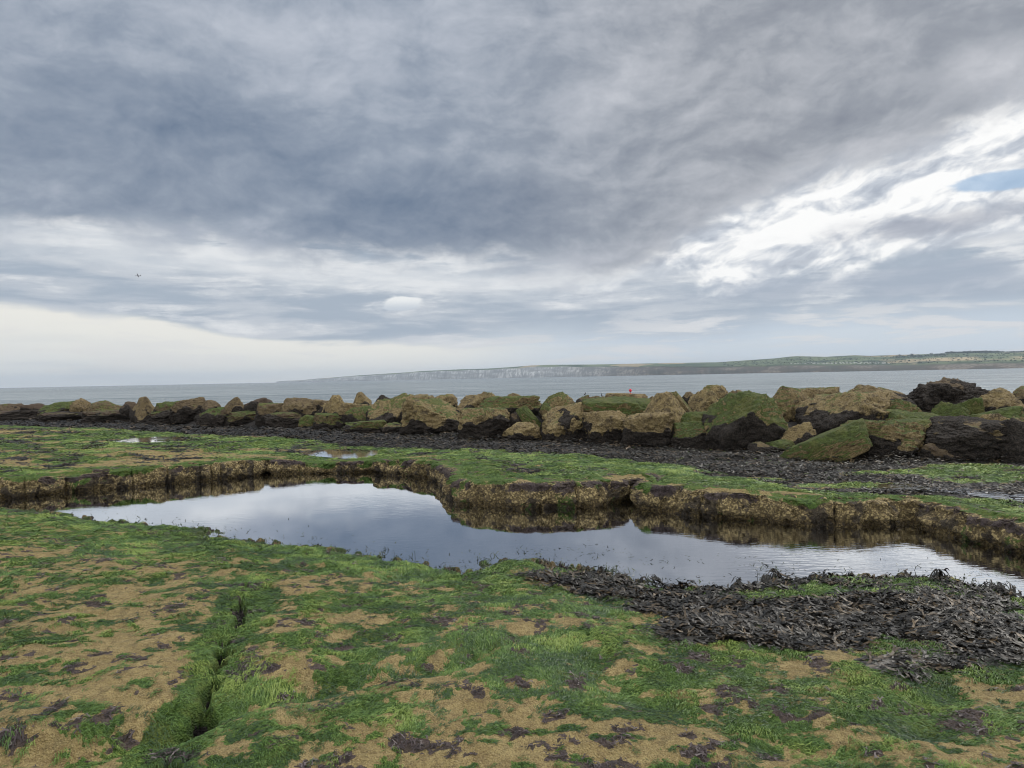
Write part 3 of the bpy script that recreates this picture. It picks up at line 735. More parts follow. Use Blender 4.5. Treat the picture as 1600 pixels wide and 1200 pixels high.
gm = g.ss(g.add(nzz, g.add(g.mul(g.sub(nA, .5), 2.0), g.add(g.mul(g.sub(nB, .5), .9), g.mul(g.sub(gk, .55), 1.9)))), .62, .92)
grc = g.mix(g.ss(nB, .4, .62), (.042, .068, .018), (.082, .120, .028))
grc = g.mix(g.ss(nA, .5, .62, 0, .5), grc, (.13, .13, .04))
grc = g.mix(g.ss(nC, .5, .38, 0, .6), grc, (.025, .035, .014))
base = g.mix(g.mul(gm, .92), base, grc)
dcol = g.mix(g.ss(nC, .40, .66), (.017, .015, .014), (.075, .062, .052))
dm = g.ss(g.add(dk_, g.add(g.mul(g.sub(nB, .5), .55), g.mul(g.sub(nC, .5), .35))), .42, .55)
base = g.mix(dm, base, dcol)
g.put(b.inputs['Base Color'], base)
bp = g.new('ShaderNodeBump'); bp.inputs['Strength'].default_value = 1.0; bp.inputs['Distance'].default_value = .075
g.put(bp.inputs['Height'], g.add(g.add(g.mul(nB, .7), g.mul(nC, .6)), g.mul(dm, g.add(.15, g.mul(nC, .8)))))
g.put(b.inputs['Normal'], bp.outputs[0])

def rock_shape(kind, n, rs):
    d, f = ico(n)
    def rn(a): return rs.uniform(-a, a)
    pl = []
    if kind in ('box', 'slab', 'wedge', 'ledge'):
        for s in (-1, 1):
            pl += [((s, rn(.2), rn(.18)), 1), ((rn(.2), s, rn(.22)), 1), ((rn(.16), rn(.16), s), 1)]
        for _ in range(8):
            pl.append(((rs.choice([-1, 1]) * rs.uniform(.4, 1), rs.choice([-1, 1]) * rs.uniform(.4, 1), rs.uniform(-.3, 1)), rs.uniform(1.02, 1.25)))
        if kind == 'wedge': pl.append(((-.75, -.5, .9), .62))
        if kind == 'box' and rs.rand() < .5: pl.append(((rn(.5), -.7, .8), .85))
        p = 34
    elif kind == 'pyr':
        pl = [((0, 0, -1), .6), ((-.80, -.2, .62), .60), ((.84, -.25, .55), .60), ((rn(.2), -.95, .55), .60), ((0, .9, .6), .65), ((0, 0, 1), .80), ((1, 0, -.2), .85), ((-1, 0, -.2), .85)]
        p = 20
    elif kind == 'round':
        for _ in range(14):
            q = rs.normal(size=3); q[2] = abs(q[2]) * .8 + .1; pl.append((q, rs.uniform(.78, 1.05)))
        for q in ((0, 0, -1), (1, 0, -.2), (-1, 0, -.2), (0, -1, -.3), (0, 1, -.2)): pl.append((q, .95))
        p = 20
    else:                                  # jag: low broken mass with a crest
        pl = [((0, 0, -1), .6), ((-.5, -.2, .85), .62), ((.45, -.3, .85), .60), ((0, -1, .2), .8), ((0, 1, .3), .8), ((-1, 0, .1), 1), ((1, 0, .0), 1)]
        p = 8
    s = 0
    for q, h in pl:
        q = np.array(q, float); q /= np.linalg.norm(q); s = s + np.maximum(0, d @ q / h) ** p
    r = (s + 1e-6) ** (-1 / p)
    return d * r[:, None], f

def boulder(x0, x1, yt, yb, row, kind='box', tilt=0, yaw=0, green=.5, dark=.45, tone=0.0, label='', depth=.85, lev=5, group=None, rough=1.0, flip=False):
    rs = np.random.RandomState(int(x0 * 7 + yt * 13 + 11 * row) % 99991)
    cx = (x0 + x1) / 2
    # distance: the foot line of the breakwater seen at this bearing, then further in by rows
    pz = P(cx, np.interp(cx, GPX[:, 0], GPX[:, 1]), 0.0)
    if row == 0: pz = P(cx, yb, 0.0)
    fwd = pz / np.linalg.norm(pz); side = np.array([fwd[1], -fwd[0]])
    Dd = float(pz @ [0, 1]) + row * 1.25
    tl = PD(cx, yt, Dd); bl = PD(cx, yb, Dd)
    W = (x1 - x0) / F * Dd * 1.12; H = tl[2] - bl[2]
    ext = .06 if row == 0 else .45
    lev = min(6, lev + 1); v, f = rock_shape(kind, lev, rs)
    if flip: v = v * [-1, 1, 1]; f = f[:, ::-1]
    kk_ = lev > 4 and kind != 'slab'; lev_ = lev
    sd3 = rs.uniform(0, 90, 3)
    nn = (fbm3(v * 1.7 + sd3, 4, 2) - .5) * .30 * rough + (np.abs(fbm3(v * 3.3 + sd3, 4, 8) - .5)) * -.22 * rough + (fbm3(v * 11 + sd3, 4, 6, .6) - .5) * .16 * rough - sst(fbm3(v * 2.6 + sd3, 3, 66), .56, .62) * .05 * rough
    st_ = (v @ np.array([.25, .15, 1.0])) * rs.uniform(4, 7) + fbm3(v * 2 + sd3, 2, 77) * 2.5; st_ = np.abs((st_ % 1) - .5) * 2
    if rs.rand() < .55 and kind != 'slab': nn = nn - sst(st_, .72, .98) * .05 * sst(fbm3(v * 1.5 + sd3, 2, 78), .42, .58)
    if kind == 'jag': nn = nn * 1.6 + (np.abs(fbm3(v * 5 + sd3, 4, 18) - .5)) * -.35
    v = v * (1 + nn)[:, None]
    T = np.array((Matrix.Rotation(R(tilt), 3, 'Y') @ Matrix.Rotation(R(yaw), 3, 'Z')))
    if kind in ('slab',): v = v * [1, .8, .33]
    if kind == 'ledge': v = v * [1, 1, .5]
    v = v @ T.T
    lo, hi = v.min(0), v.max(0); v = (v - (lo + hi) / 2) / (hi - lo)          # unit box
    dep = max(W * depth, .45) if kind != 'slab' else max(W * .7, .5)
    Ht = H + ext
    loc = v * [W, min(dep, 2.2), Ht]; loc[:, 2] += Ht / 2 - ext               # z=0 at the visible foot
    hf_ = np.clip(loc[:, 2] / max(H, .1), -1, 1)
    dn_ = fbm3(v * np.array([3.2, 3.2, 2.6]) + sd3[::-1], 4, 14)
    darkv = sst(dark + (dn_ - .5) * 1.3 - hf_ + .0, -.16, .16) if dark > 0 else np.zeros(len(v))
    loc = loc + 0.0
    # the weed coat stands a little proud of the stone
    rr = loc - [0, 0, Ht * .3]; rr /= np.linalg.norm(rr, axis=1)[:, None] + 1e-6
    loc = loc + rr * (darkv * (.02 + .05 * fbm3(loc * 9 + sd3, 3, 3)))[:, None]
    M = np.array([[side[0], fwd[0], 0], [side[1], fwd[1], 0], [0, 0, 1]])
    loc = loc @ M.T
    cpos = np.array([tl[0], tl[1], bl[2]]) + np.array([fwd[0], fwd[1], 0]) * min(dep, 2.2) * .42
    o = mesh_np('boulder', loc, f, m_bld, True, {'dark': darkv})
    o.location = cpos
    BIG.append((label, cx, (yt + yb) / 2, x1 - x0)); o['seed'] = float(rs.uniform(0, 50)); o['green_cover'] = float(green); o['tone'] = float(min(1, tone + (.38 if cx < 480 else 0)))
    tag(o, label, 'boulder', group or 'boulders of the breakwater')
    return o, cpos, Ht - ext
BIG = []
GPX = np.array([(-900, 646), (-300, 650), (0, 656), (100, 659), (200, 664), (350, 671), (480, 674), (600, 677), (700, 682), (850, 690), (950, 698), (1060, 703), (1220, 711), (1350, 720), (1450, 722), (1600, 724), (2200, 735)], float)

B = boulder
# -- right third
B(1440, 1566, 656, 722, 0, 'box', 4, 8, .40, .92, .45, 'left one of two near-black blocks at the right foot of the breakwater', lev=6)
B(1546, 1668, 652, 723, -.1, 'round', 0, 20, .40, .90, .45, 'right one of two near-black blocks, cut by the right edge of the view', lev=6)
B(1440, 1487, 692, 722, 0, 'round', 0, 0, .3, .5, .75, 'small dark grey lump at the left foot of the two near-black blocks', lev=4, depth=.6)
B(1315, 1443, 657, 719, 0, 'box', 0, -12, .62, .50, .1, 'squarish block with tan face and green top, propping the leaning green slab', lev=6)
B(1219, 1351, 656, 717, -.55, 'slab', -24, 0, 1.0, .0, .0, 'flat slab coated in bright green algae, leaning up to the right against a block', lev=6, depth=.6, rough=.45)
B(1221, 1274, 660, 697, .5, 'round', 0, 10, .2, .42, 0, 'small rounded tan boulder directly behind the low end of the leaning green slab', lev=5)
B(1248, 1378, 612, 672, 1.0, 'wedge', -6, 12, .45, .46, .05, 'wide tan boulder with sloping crest and black underside, above the leaning green slab', lev=6)
B(1198, 1268, 603, 668, 1.6, 'round', 0, 0, .62, .15, .1, 'tall rounded olive-tan boulder directly right of the great green-topped block', lev=5)
B(1244, 1318, 605, 632, 2.6, 'ledge', 0, 20, .45, .1, .2, 'low flat-topped brown boulder on the skyline left of the humped brown one', lev=5)
B(1308, 1420, 601, 638, 2.2, 'round', 0, 30, .35, .4, .3, 'broad humped brown boulder on the skyline left of the black craggy one', lev=5)
B(1414, 1546, 589, 637, 2.6, 'jag', 0, 0, .15, .80, .75, 'black craggy boulder, highest of the breakwater, with a jagged crest', lev=6, rough=1.2)
B(1522, 1606, 606, 655, 1.9, 'round', 5, 40, .35, .25, .1, 'rounded tan boulder just right of and below the black craggy one', lev=6)
B(1586, 1650, 601, 628, 2.8, 'round', 0, 10, .4, .2, .4, 'dark brown boulder top cut by the edge of the view at far right', lev=4)
B(1376, 1437, 624, 652, 1.6, 'round', 0, 15, .7, .3, .15, 'knobbly olive boulder in the hollow left of the black craggy one', lev=5)
B(1455, 1508, 628, 665, 1.2, 'wedge', 8, 20, .95, .15, .05, 'green algae-covered block with tan right cheek under the black craggy boulder', lev=5)
B(1496, 1536, 621, 648, 1.7, 'box', -14, 0, 1.0, .0, .0, 'small bright yellow-green block right under the black craggy boulder', lev=4)
B(1507, 1588, 635, 660, 1.0, 'slab', -6, 0, 1.0, .1, .0, 'thin flat green slab lying in front of the rounded tan boulder at right', lev=5, rough=.6)
B(1372, 1463, 641, 672, .9, 'ledge', 4, -10, .85, .1, .05, 'low green and tan ledge of rock behind the squarish tan-faced block', lev=5)
B(1524, 1574, 646, 664, .75, 'round', 0, 0, .2, .0, .0, 'small sandy-orange rock above the two near-black blocks', lev=4)
B(1458, 1524, 652, 672, .8, 'ledge', 0, 10, .85, .3, .15, 'low mossy rock above the left one of the two near-black blocks', lev=4)
B(1575, 1650, 640, 668, .9, 'ledge', 0, 0, .6, .3, .3, 'dull olive ledge behind the right one of the two near-black blocks', lev=4)
B(1199, 1240, 688, 709, 0, 'round', 0, 0, .95, .3, .1, 'low green cushion-shaped rock at the left tip of the leaning green slab', lev=4)
B(1173, 1204, 692, 710, 0, 'round', 0, 0, .4, .8, .5, 'little dark rock at the foot of the great green-topped block', lev=4)
# -- right of centre
B(1098, 1222, 611, 700, .25, 'wedge', 0, 8, .80, .47, .0, 'great block with shaggy green top, tan right face and black lower half', lev=6, depth=.8)
B(1051, 1118, 659, 702, 0, 'box', 0, 10, .85, .55, .25, 'dark cube with a grass-green cap in front of the great green-topped block', lev=5)
B(996, 1078, 612, 684, .45, 'pyr', 0, 0, .12, .10, .0, 'pointed tan pyramid of bare rock standing on the front row', lev=6, rough=.6)
B(1046, 1088, 611, 648, 1.2, 'slab', 38, 10, .6, .0, .1, 'narrow slab leaning on the right shoulder of the tan pyramid', lev=5, rough=.6)
B(1072, 1127, 609, 650, 1.5, 'wedge', -10, 10, .35, .1, .0, 'tan boulder with a sloping top right of the narrow leaning slab', lev=5)
B(1090, 1138, 601, 632, 2.2, 'round', 0, 30, .4, .1, .05, 'smooth round-shouldered tan boulder highest behind the pyramid', lev=5)
B(1067, 1091, 612, 628, 2.1, 'round', 0, 0, .2, .5, .5, 'small dark knob between the pyramid and the round-shouldered tan boulder', lev=4)
B(1136, 1162, 609, 626, 2.2, 'round', 0, 0, .3, .4, .5, 'small dark rock on the skyline just left of the great green-topped block', lev=4)
B(1058, 1118, 642, 668, .8, 'ledge', 0, 0, .95, .3, .1, 'low green ledge above the dark cube with the green cap', lev=4)
B(976, 1054, 644, 701, 0, 'box', 0, -8, .25, .62, .1, 'dark-faced block directly below the tan pyramid', lev=6)
B(913, 982, 642, 696, 0, 'box', 0, 6, .30, .45, .05, 'upright block with tan middle and black streaked sides left of the pyramid', lev=6)
B(846, 931, 629, 692, 0, 'wedge', 0, 14, .45, .48, .0, 'big block with speckled tan shoulder on its left and black lower half', lev=6, flip=False)
B(910, 1024, 621, 655, 1.0, 'ledge', 2, 5, 1.0, .0, .0, 'broad flat rock carpeted in green below the brick-shaped block', lev=5, rough=.8)
B(944, 1009, 614, 632, 2.4, 'ledge', 0, 0, .1, .0, .15, 'brick-shaped flat-topped brown block on the skyline', lev=5, rough=.4)
bA = B(900, 924, 617, 634, 2.6, 'round', 0, 0, .5, .5, .55, 'small dark dome of rock with a black bird on top', lev=4)
bB = B(921, 952, 618.5, 634, 2.6, 'ledge', 0, 0, .5, .3, .4, 'flat dark skyline rock carrying the second black bird', lev=4)
B(903, 926, 627, 640, 1.8, 'round', 0, 0, .2, .6, .6, 'small dark stone under the dark dome rock', lev=4)
B(926, 950, 626, 642, 1.9, 'ledge', 0, 0, .3, .2, .2, 'thin brown rock between the two bird rocks and the green flat rock', lev=4)
B(1008, 1030, 619, 636, 2.3, 'round', 0, 0, .2, .2, .3, 'little brown skyline rock left of the pyramid tip', lev=4)
# -- centre
B(843, 902, 612, 645, 1.6, 'round', 0, 20, .62, .15, .05, 'olive-gold boulder with a rounded right horn, left of the dark dome rock', lev=5)
B(818, 846, 619, 640, 2.0, 'round', 0, 0, .75, .2, .2, 'small green-brown hump left of the olive-gold boulder', lev=4)
B(808, 860, 634, 672, .7, 'slab', 52, 0, 1.0, .1, .0, 'steep green algae-coated face in the middle of the breakwater', lev=5, rough=.7)
B(844, 880, 629, 655, .9, 'slab', 30, 0, .85, .1, .3, 'grey-green slab leaning beside the steep green face', lev=5, rough=.7)
B(786, 848, 660, 690, 0, 'round', 0, 12, .40, .30, .0, 'low rounded tan boulder at the foot of the steep green face', lev=5)
B(718, 797, 637, 688, 0, 'box', 0, -6, .55, .50, .05, 'block with green-rimmed tan top and black front, second right of the great central boulder', lev=6)
B(628, 722, 622, 682, 0, 'wedge', 0, 0, .55, .42, .0, 'great central boulder with broad bare tan right face and black lower left', lev=6, flip=True)
B(576, 655, 617, 668, .5, 'wedge', 0, 18, .55, .42, .0, 'large tan boulder with black hollow, just left of the great central boulder', lev=6)
B(611, 644, 614, 630, 1.6, 'round', 0, 0, .55, .1, .2, 'rounded olive knob above the tan boulder with the black hollow', lev=4)
B(640, 682, 616, 632, 1.7, 'ledge', 0, 0, .4, .2, .25, 'low brown skyline rock behind the great central boulder', lev=4)
B(676, 713, 615.5, 634, 1.7, 'round', 0, 0, .4, .1, .15, 'rounded tan skyline rock just right above the great central boulder', lev=4)
B(711, 753, 617, 644, 1.3, 'wedge', 12, 0, .3, .2, .1, 'tan angular boulder in the gap right of the great central boulder', lev=5)
B(730, 792, 612, 636, 1.9, 'round', 0, 25, .45, .25, .15, 'broad humped tan boulder on the skyline above the green-rimmed block', lev=5)
B(750, 843, 619, 648, 1.3, 'ledge', -4, 10, .7, .2, .1, 'wide olive boulder with crumpled top behind the green-rimmed block', lev=5)
B(788, 818, 614, 630, 2.0, 'round', 0, 0, .35, .2, .3, 'small brown skyline knob right of the broad humped tan boulder', lev=4)
B(792, 822, 645, 672, .5, 'round', 0, 0, .2, .9, .8, 'dark recess stone between the green-rimmed block and the steep green face', lev=4)
B(537, 605, 658, 679, 0, 'ledge', -3, 0, .9, .4, .15, 'low long green rock lying at the foot of the breakwater left of centre', lev=5)
B(600, 634, 661, 679, 0, 'round', 0, 0, .5, .7, .4, 'small dark rock beside the low long green one', lev=4)
B(542, 587, 634, 668, .5, 'round', 0, 0, .75, .45, .3, 'dark green lump behind the low long green rock', lev=5)
B(491, 536, 645, 674, 0, 'box', 0, 5, .75, .60, .45, 'dark green squared block with mossy top at left of the low long green rock', lev=5)
B(468, 495, 648, 671, 0, 'round', 0, 0, .9, .3, .2, 'small leaf-green rock between two dark squared blocks', lev=4)
B(499, 546, 617, 650, 1.2, 'pyr', 0, 10, .35, .15, .05, 'tan cone-shaped boulder above the dark green squared block', lev=5)
B(550, 580, 612, 636, 1.6, 'pyr', -12, 0, .35, .1, .1, 'sharp-tipped brown boulder on the skyline right of the tan cone', lev=5)
B(532, 582, 629, 650, 1.0, 'ledge', 0, 0, .4, .2, .15, 'flat tan rock below the sharp-tipped brown boulder', lev=4)
B(588, 609, 618, 630, 2.2, 'round', 0, 0, .1, .9, .9, 'tiny black rock on the skyline right of the sharp-tipped boulder', lev=4)
B(484, 516, 624, 640, 1.9, 'ledge', 0, 0, .2, .5, .5, 'dark flat skyline rock left of the tan cone', lev=4)
# -- left
B(418, 482, 642, 671, 0, 'box', 0, 6, .50, .62, .4, 'brownish dark squared block, left one of the pair with the small leaf-green rock between', lev=5)
B(440, 499, 621, 650, 1.2, 'round', 0, 30, .4, .2, .15, 'brown rounded boulder above the brownish squared block', lev=5)
B(403, 462, 629, 650, .9, 'ledge', 0, 0, .5, .2, .2, 'low tan ledge left above the brownish squared block', lev=4)
B(385, 426, 621.5, 641, 1.6, 'round', 0, 0, .2, .6, .6, 'dark rounded skyline rock right of the small peaked one', lev=4)
B(349, 385, 620, 644, 1.3, 'pyr', 5, 0, .3, .2, .2, 'small peaked brown boulder on the skyline in the left part', lev=5)
B(349, 422, 641, 668, 0, 'ledge', 0, 8, .6, .5, .3, 'long low brown-green block in the front row left of the brownish squared block', lev=5)
B(309, 352, 636, 662, .3, 'round', 0, 0, .75, .5, .4, 'dull green rounded block below the small peaked boulder', lev=5)
B(318, 345, 624.5, 641, 1.4, 'round', 0, 0, .3, .2, .3, 'small brown skyline rock left of the small peaked boulder', lev=4)
B(270, 322, 620.5, 645, 1.2, 'round', 0, 20, .4, .3, .25, 'flat-crowned brown boulder on the skyline above the long dark block', lev=5)
B(234, 313, 641, 664, 0, 'box', 0, 4, .55, .72, .5, 'long dark wall-like block in the front row, left part', lev=5)
B(244, 277, 627, 646, 1.2, 'ledge', 0, 0, .85, .2, .2, 'low green rock right of the pointed tan boulder in the left part', lev=4)
B(207, 245, 619.5, 650, .9, 'pyr', -6, 10, .2, .15, .0, 'pointed tan boulder standing out in the left part of the breakwater', lev=5, rough=.7)
B(190, 214, 627, 644, 1.3, 'round', 0, 0, .3, .5, .5, 'dark small rock left of the pointed tan boulder', lev=4)
B(140, 193, 625.5, 648, .9, 'round', 0, 20, .5, .25, .2, 'brown-green humped boulder between the tan lump and the pointed tan boulder', lev=5)
B(138, 212, 642, 662, 0, 'ledge', 3, 0, .4, .75, .55, 'dark low block in front of the brown-green humped boulder', lev=5)
B(112, 143, 621.5, 646, 1.1, 'round', 10, 0, .15, .1, .0, 'upright tan lump in the left part with a green slope beside it', lev=5)
B(66, 128, 626.5, 651, .9, 'wedge', -8, 0, .85, .2, .15, 'green slope of rock rising to the upright tan lump', lev=5)
B(70, 142, 644, 660, 0, 'ledge', 0, 0, .4, .8, .6, 'black low block at the foot below the green slope', lev=5)
B(38, 76, 630.5, 648, 1.0, 'round', 0, 0, .2, .5, .6, 'dark jagged little rock left of the green slope', lev=4)
B(-4, 40, 630.5, 650, .9, 'round', 0, 0, .4, .4, .45, 'dark hump at the far left end of the breakwater', lev=5)
B(-30, 74, 642, 658, 0, 'ledge', 0, 0, .35, .8, .65, 'long black low block at the far left foot of the breakwater', lev=5)
# small dark stones wedged between, and the rocks of the seaward side
rs = np.random.RandomState(12)
used = {}
NB = [q for q in BIG if len(q[0].split()) <= 10]
for i in range(34):
    px = rs.uniform(-20, 1620); yg = np.interp(px, GPX[:, 0], GPX[:, 1]); row = rs.uniform(.3, 1.6)
    hh = np.interp(px, [0, 1600], [12, 26]); yt = yg - hh - row * np.interp(px, [0, 1600], [5, 15]); wdt = rs.uniform(1.0, 2.0) * hh
    nb = sorted(NB, key=lambda q: abs(q[1] - px) + 2 * abs(q[2] - yt - hh / 2))
    for q in nb[:9]:
        wh = 'left of' if px < q[1] - q[3] * .2 else 'right of' if px > q[1] + q[3] * .2 else 'by'
        FL = 'small dark stone ' + wh + ' the ' + q[0]
        if FL not in used and len(FL.split()) <= 16: break
    else: continue
    used[FL] = 1
    B(px - wdt / 2, px + wdt / 2, yt, yt + hh, row + .35, rs.choice(['round', 'box', 'ledge']), rs.uniform(-10, 10), rs.uniform(0, 90), rs.uniform(.2, .7), .6, rs.uniform(.3, .8), FL, lev=4, group='small stones in the gaps of the breakwater')
FL = 'plain brown rock carrying the breakwater on beyond the edge of the view'
for i in range(24):
    px = -420 + i * 25 if i < 16 else 1660 + (i - 16) * 80; yg = np.interp(px, GPX[:, 0], GPX[:, 1]); hh = 20 if i < 16 else 70
    B(px, px + hh * 1.8, yg - hh, yg + 1, 0, rs.choice(['round', 'box', 'wedge']), 0, rs.uniform(0, 90), rs.uniform(.3, .8), .5, .3, FL, lev=4, group='rocks beyond the edge of the view')
# ------------------------------------------------------------------ living cover
rng = np.random.RandomState(7)
def mask_at(name, x, y): return samp(MK[name], x, y)
def zat(x, y): return samp(Hh, x, y)
def scatter(n, r0, r1, half, power=0.0):
    u = rng.rand(n); r = r0 * (r1 / r0) ** u if power == 0 else (r0 ** power + u * (r1 ** power - r0 ** power)) ** (1 / power)
    t = rng.uniform(-half, half, n) * math.pi / 180
    return r * np.sin(t), r * np.cos(t), r

def leafmat(name, lo, hi, rough, spec, third=None, trans=0.0):
    m, g, b = material(name, rough, spec)
    cv = g.attr('cv'); c = g.mix(g.ss(cv, 0, .6), lo, hi)
    if third: c = g.mix(g.ss(cv, .6, 1.0), c, third)
    g.put(b.inputs['Base Color'], c)
    if trans: b.inputs['Subsurface Weight'].default_value = 0
    return m
m_alg = leafmat('algae_strand', (.022, .056, .018), (.090, .172, .034), .45, .38, (.205, .285, .060))
def strands(name, n, r0, r1, keep, L0, wid, cv0, mat, label):
    x, y, r = scatter(n, r0, r1, 43)
    k = keep(x, y, r); x, y, r = x[k], y[k], r[k]; n = len(x)
    fl = fbm2(x * .8, y * .8, 3, 201) * 9 + fbm2(x * 4, y * 4, 2, 207) * 2.5
    a = fl + rng.normal(size=n) * .55
    s = (r / 4.0) ** .75
    L = L0 * s * rng.uniform(.5, 1.3, n)
    moun = fbm2(x * 5.5, y * 5.5, 3, 211)
    lift = (.002 + .032 * np.clip(moun - .42, 0, 1) + rng.rand(n) * .003) * np.minimum(s, 1.6)
    z0 = zat(x, y); dx, dy = np.cos(a), np.sin(a)
    x2, y2 = x + dx * L, y + dy * L
    z2 = zat(x2, y2) + lift * rng.uniform(.2, .7, n); z1 = np.maximum(z0, zat(x + dx * L * .5, y + dy * L * .5)) + lift
    w = wid * s * rng.uniform(.6, 1.4, n); wx, wy = -dy * w / 2, dx * w / 2
    z2 = np.clip(z2, z0 - .03, z0 + .06); z1 = np.clip(z1, z0 - .02, z0 + .05)
    tw = rng.uniform(-.5, .5, n) * w
    sw = rng.normal(size=n) * L * .12
    V = np.stack([np.stack([x - wx, y - wy, z0 - .003], -1), np.stack([x + wx, y + wy, z0 - .003], -1),
        np.stack([x + dx * L * .5 + wx + sw * -dy, y + dy * L * .5 + wy + sw * dx, z1 + tw], -1), np.stack([x + dx * L * .5 - wx + sw * -dy, y + dy * L * .5 - wy + sw * dx, z1 - tw], -1),
        np.stack([x2, y2, z2], -1)], 1).reshape(-1, 3)
    i = np.arange(n)[:, None] * 5
    cv = np.clip(cv0(x, y, moun) + rng.normal(size=n) * .16, 0, 1)
    o = mesh_np(name, V, [i + np.array([0, 1, 2, 3]), i + np.array([3, 2, 4])], mat, True, {'cv': np.repeat(cv, 5)})
    tag(o, label, 'algae', None, 'stuff'); return o
def steep(x, y, e=.05):
    z = zat(x, y); return np.maximum(np.abs(zat(x + e, y) - z), np.abs(zat(x, y + e) - z)) / e
def kg(x, y, r):
    gq = mask_at('green', x, y) * (1 - .9 * (mask_at('wet', x, y) > .55)); n_ = fbm2(x * 14, y * 14, 3, 221) - .5
    z = zat(x, y)
    tf = vn2(x * 19, y * 19, 229) * (fbm2(x * 2, y * 2, 2, 227) + .5)
    return ((gq + n_ * 1.5 > .48) | ((tf > .80) & (mask_at('weed', x, y) < .3))) & (z > ZW - .03) & (mask_at('face', x, y) < .85) & (steep(x, y) < 1.1)
def cvg(x, y, mo): return .30 + 1.7 * (fbm2(x * 3.2, y * 3.2, 5, 231, .6) - .45) + 1.4 * (mo - .48) + np.where(np.hypot(x, y) > 9, .22, 0)
strands('green_algae', 900000, 2.3, 30, kg, .036, .0023, cvg, m_alg, 'bright green filamentous algae combed over the rock shelf')

# fronds of wrack
def frond(rs, depth, L, w, segs=2):
    V, Fq = [], []
    def strip(p, a, el_, L, w, dep):
        pts = [p]; aa = a; e = el_
        for k in range(segs):
            aa += rs.normal() * .22; e += rs.normal() * .16 - .07
            p = p + np.array([math.cos(aa) * math.cos(e), math.sin(aa) * math.cos(e), math.sin(e)]) * L / segs; pts.append(p)
        ws = np.linspace(w, w * (.25 if dep == 0 else .9), segs + 1); i0 = len(V); ro = rs.uniform(-.7, .7)
        for q, ww in zip(pts, ws):
            sd = np.array([-math.sin(aa) * math.cos(ro), math.cos(aa) * math.cos(ro), math.sin(ro)]) * ww / 2
            V.append(q - sd); V.append(q + sd); ro += rs.normal() * .3
        for k in range(segs): Fq.append((i0 + 2 * k, i0 + 2 * k + 1, i0 + 2 * k + 3, i0 + 2 * k + 2))
        if dep > 0:
            sp = rs.uniform(.3, .6)
            strip(pts[-1], aa + sp, e, L * .8, w * .88, dep - 1); strip(pts[-1], aa - sp, e, L * .8, w * .88, dep - 1)
    strip(np.zeros(3), 0, .18, L, w, depth); return np.array(V), np.array(Fq)
m_wrk = leafmat('wrack_blade', (.008, .008, .007), (.024, .022, .019), .45, .4, (.095, .066, .034))
m_pur = leafmat('purple_weed', (.026, .020, .021), (.065, .050, .054), .6, .3, (.15, .13, .13))
def fronds(name, x, y, zoff, temps, scale, flat, mat, label, cat, cv=None, kind='stuff', ang=None):
    n = len(x); rs = np.random.RandomState(n % 7919)
    pick = rs.randint(0, len(temps), n); VV, FF, CC = [], [], []; base = 0
    a = rs.uniform(0, 2 * math.pi, n) if ang is None else ang
    z = zat(x, y) + zoff; cvv = rs.rand(n) if cv is None else cv
    for t, (v, f) in enumerate(temps):
        k = np.where(pick == t)[0]
        if not len(k): continue
        s = scale[k][:, None]; ca, sa = np.cos(a[k])[:, None], np.sin(a[k])[:, None]
        X_ = (v[:, 0] * ca - v[:, 1] * sa) * s + x[k][:, None]; Y_ = (v[:, 0] * sa + v[:, 1] * ca) * s + y[k][:, None]
        g0 = zat(X_.ravel(), Y_.ravel()).reshape(X_.shape)
        Z_ = np.maximum(g0 + .004, g0 + (z[k] - zat(x[k], y[k]))[:, None] + v[:, 2] * s * flat)
        Z_ = np.clip(Z_, z[k][:, None] - .07, z[k][:, None] + .10)
        VV.append(np.stack([X_, Y_, Z_], -1).reshape(-1, 3)); nv = len(v)
        FF.append((f[None] + (np.arange(len(k)) * nv)[:, None, None] + base).reshape(-1, 4)); base += nv * len(k)
        CC.append(np.repeat(cvv[k], nv))
    o = mesh_np(name, np.concatenate(VV), np.concatenate(FF), mat, True, {'cv': np.clip(np.concatenate(CC), 0, 1)})
    tag(o, label, cat, None, kind); return o
tn_ = [frond(np.random.RandomState(i), 3, .056, .019) for i in range(12)]
tf_ = [frond(np.random.RandomState(40 + i), 2, .075, .028) for i in range(10)]
# the near heap of toothed wrack
x, y, r = scatter(60000, 4.2, 9, 44); wk = mask_at('weed', x, y); isn = (mask_at('face', x, y) < .05) & ~inpoly(x, y, behind(WALL))
qx, qy, _ = to_px(x, y, np.full_like(x, ZW)); dN, _ = dpoly(x, y, NEAR); inp = inpoly(x, y, POOL)
hp = np.clip(fbm2(x * 3, y * 3, 3, 301) - .38, 0, 1) * .09
shore = (~inp & (dN < .42) & (qx > 900) & (qx < 1640) & (fbm2(x * 2.5, y * 2.5, 3, 308) > .50)) | (dN < .08 + .7 * (fbm2(x * 1.6, y * 1.6, 4, 303) - .5)) & (qx > 835) & (qx < 1640) & (fbm2(x * 5, y * 5, 3, 307) > .50)
wk = np.where(inp, 0, wk) * (qx > 800); wk = np.where(shore, 1.0, wk); hp = np.where(inp, np.maximum(0, ZW + .004 - zat(x, y)) + .02 * rng.rand(len(x)), hp)
k = isn & (wk + (fbm2(x * 7, y * 7, 3, 305) - .5) * .5 > .5) & (rng.rand(len(x)) < .75)
x, y, hp = x[k][:8000], y[k][:8000], hp[k][:8000]
fronds('wrack_heap', x, y, np.where(inpoly(x, y, POOL), hp, hp * rng.rand(len(x))), tn_, rng.uniform(.6, 1.25, len(x)), .6, m_wrk, 'heap of black forked wrack strewn along the near edge of the pool', 'seaweed', cv=rng.rand(len(x)) ** 1.6, ang=fbm2(x * 1.3, y * 1.3, 2, 309) * 12 + rng.normal(size=len(x)) * .7)
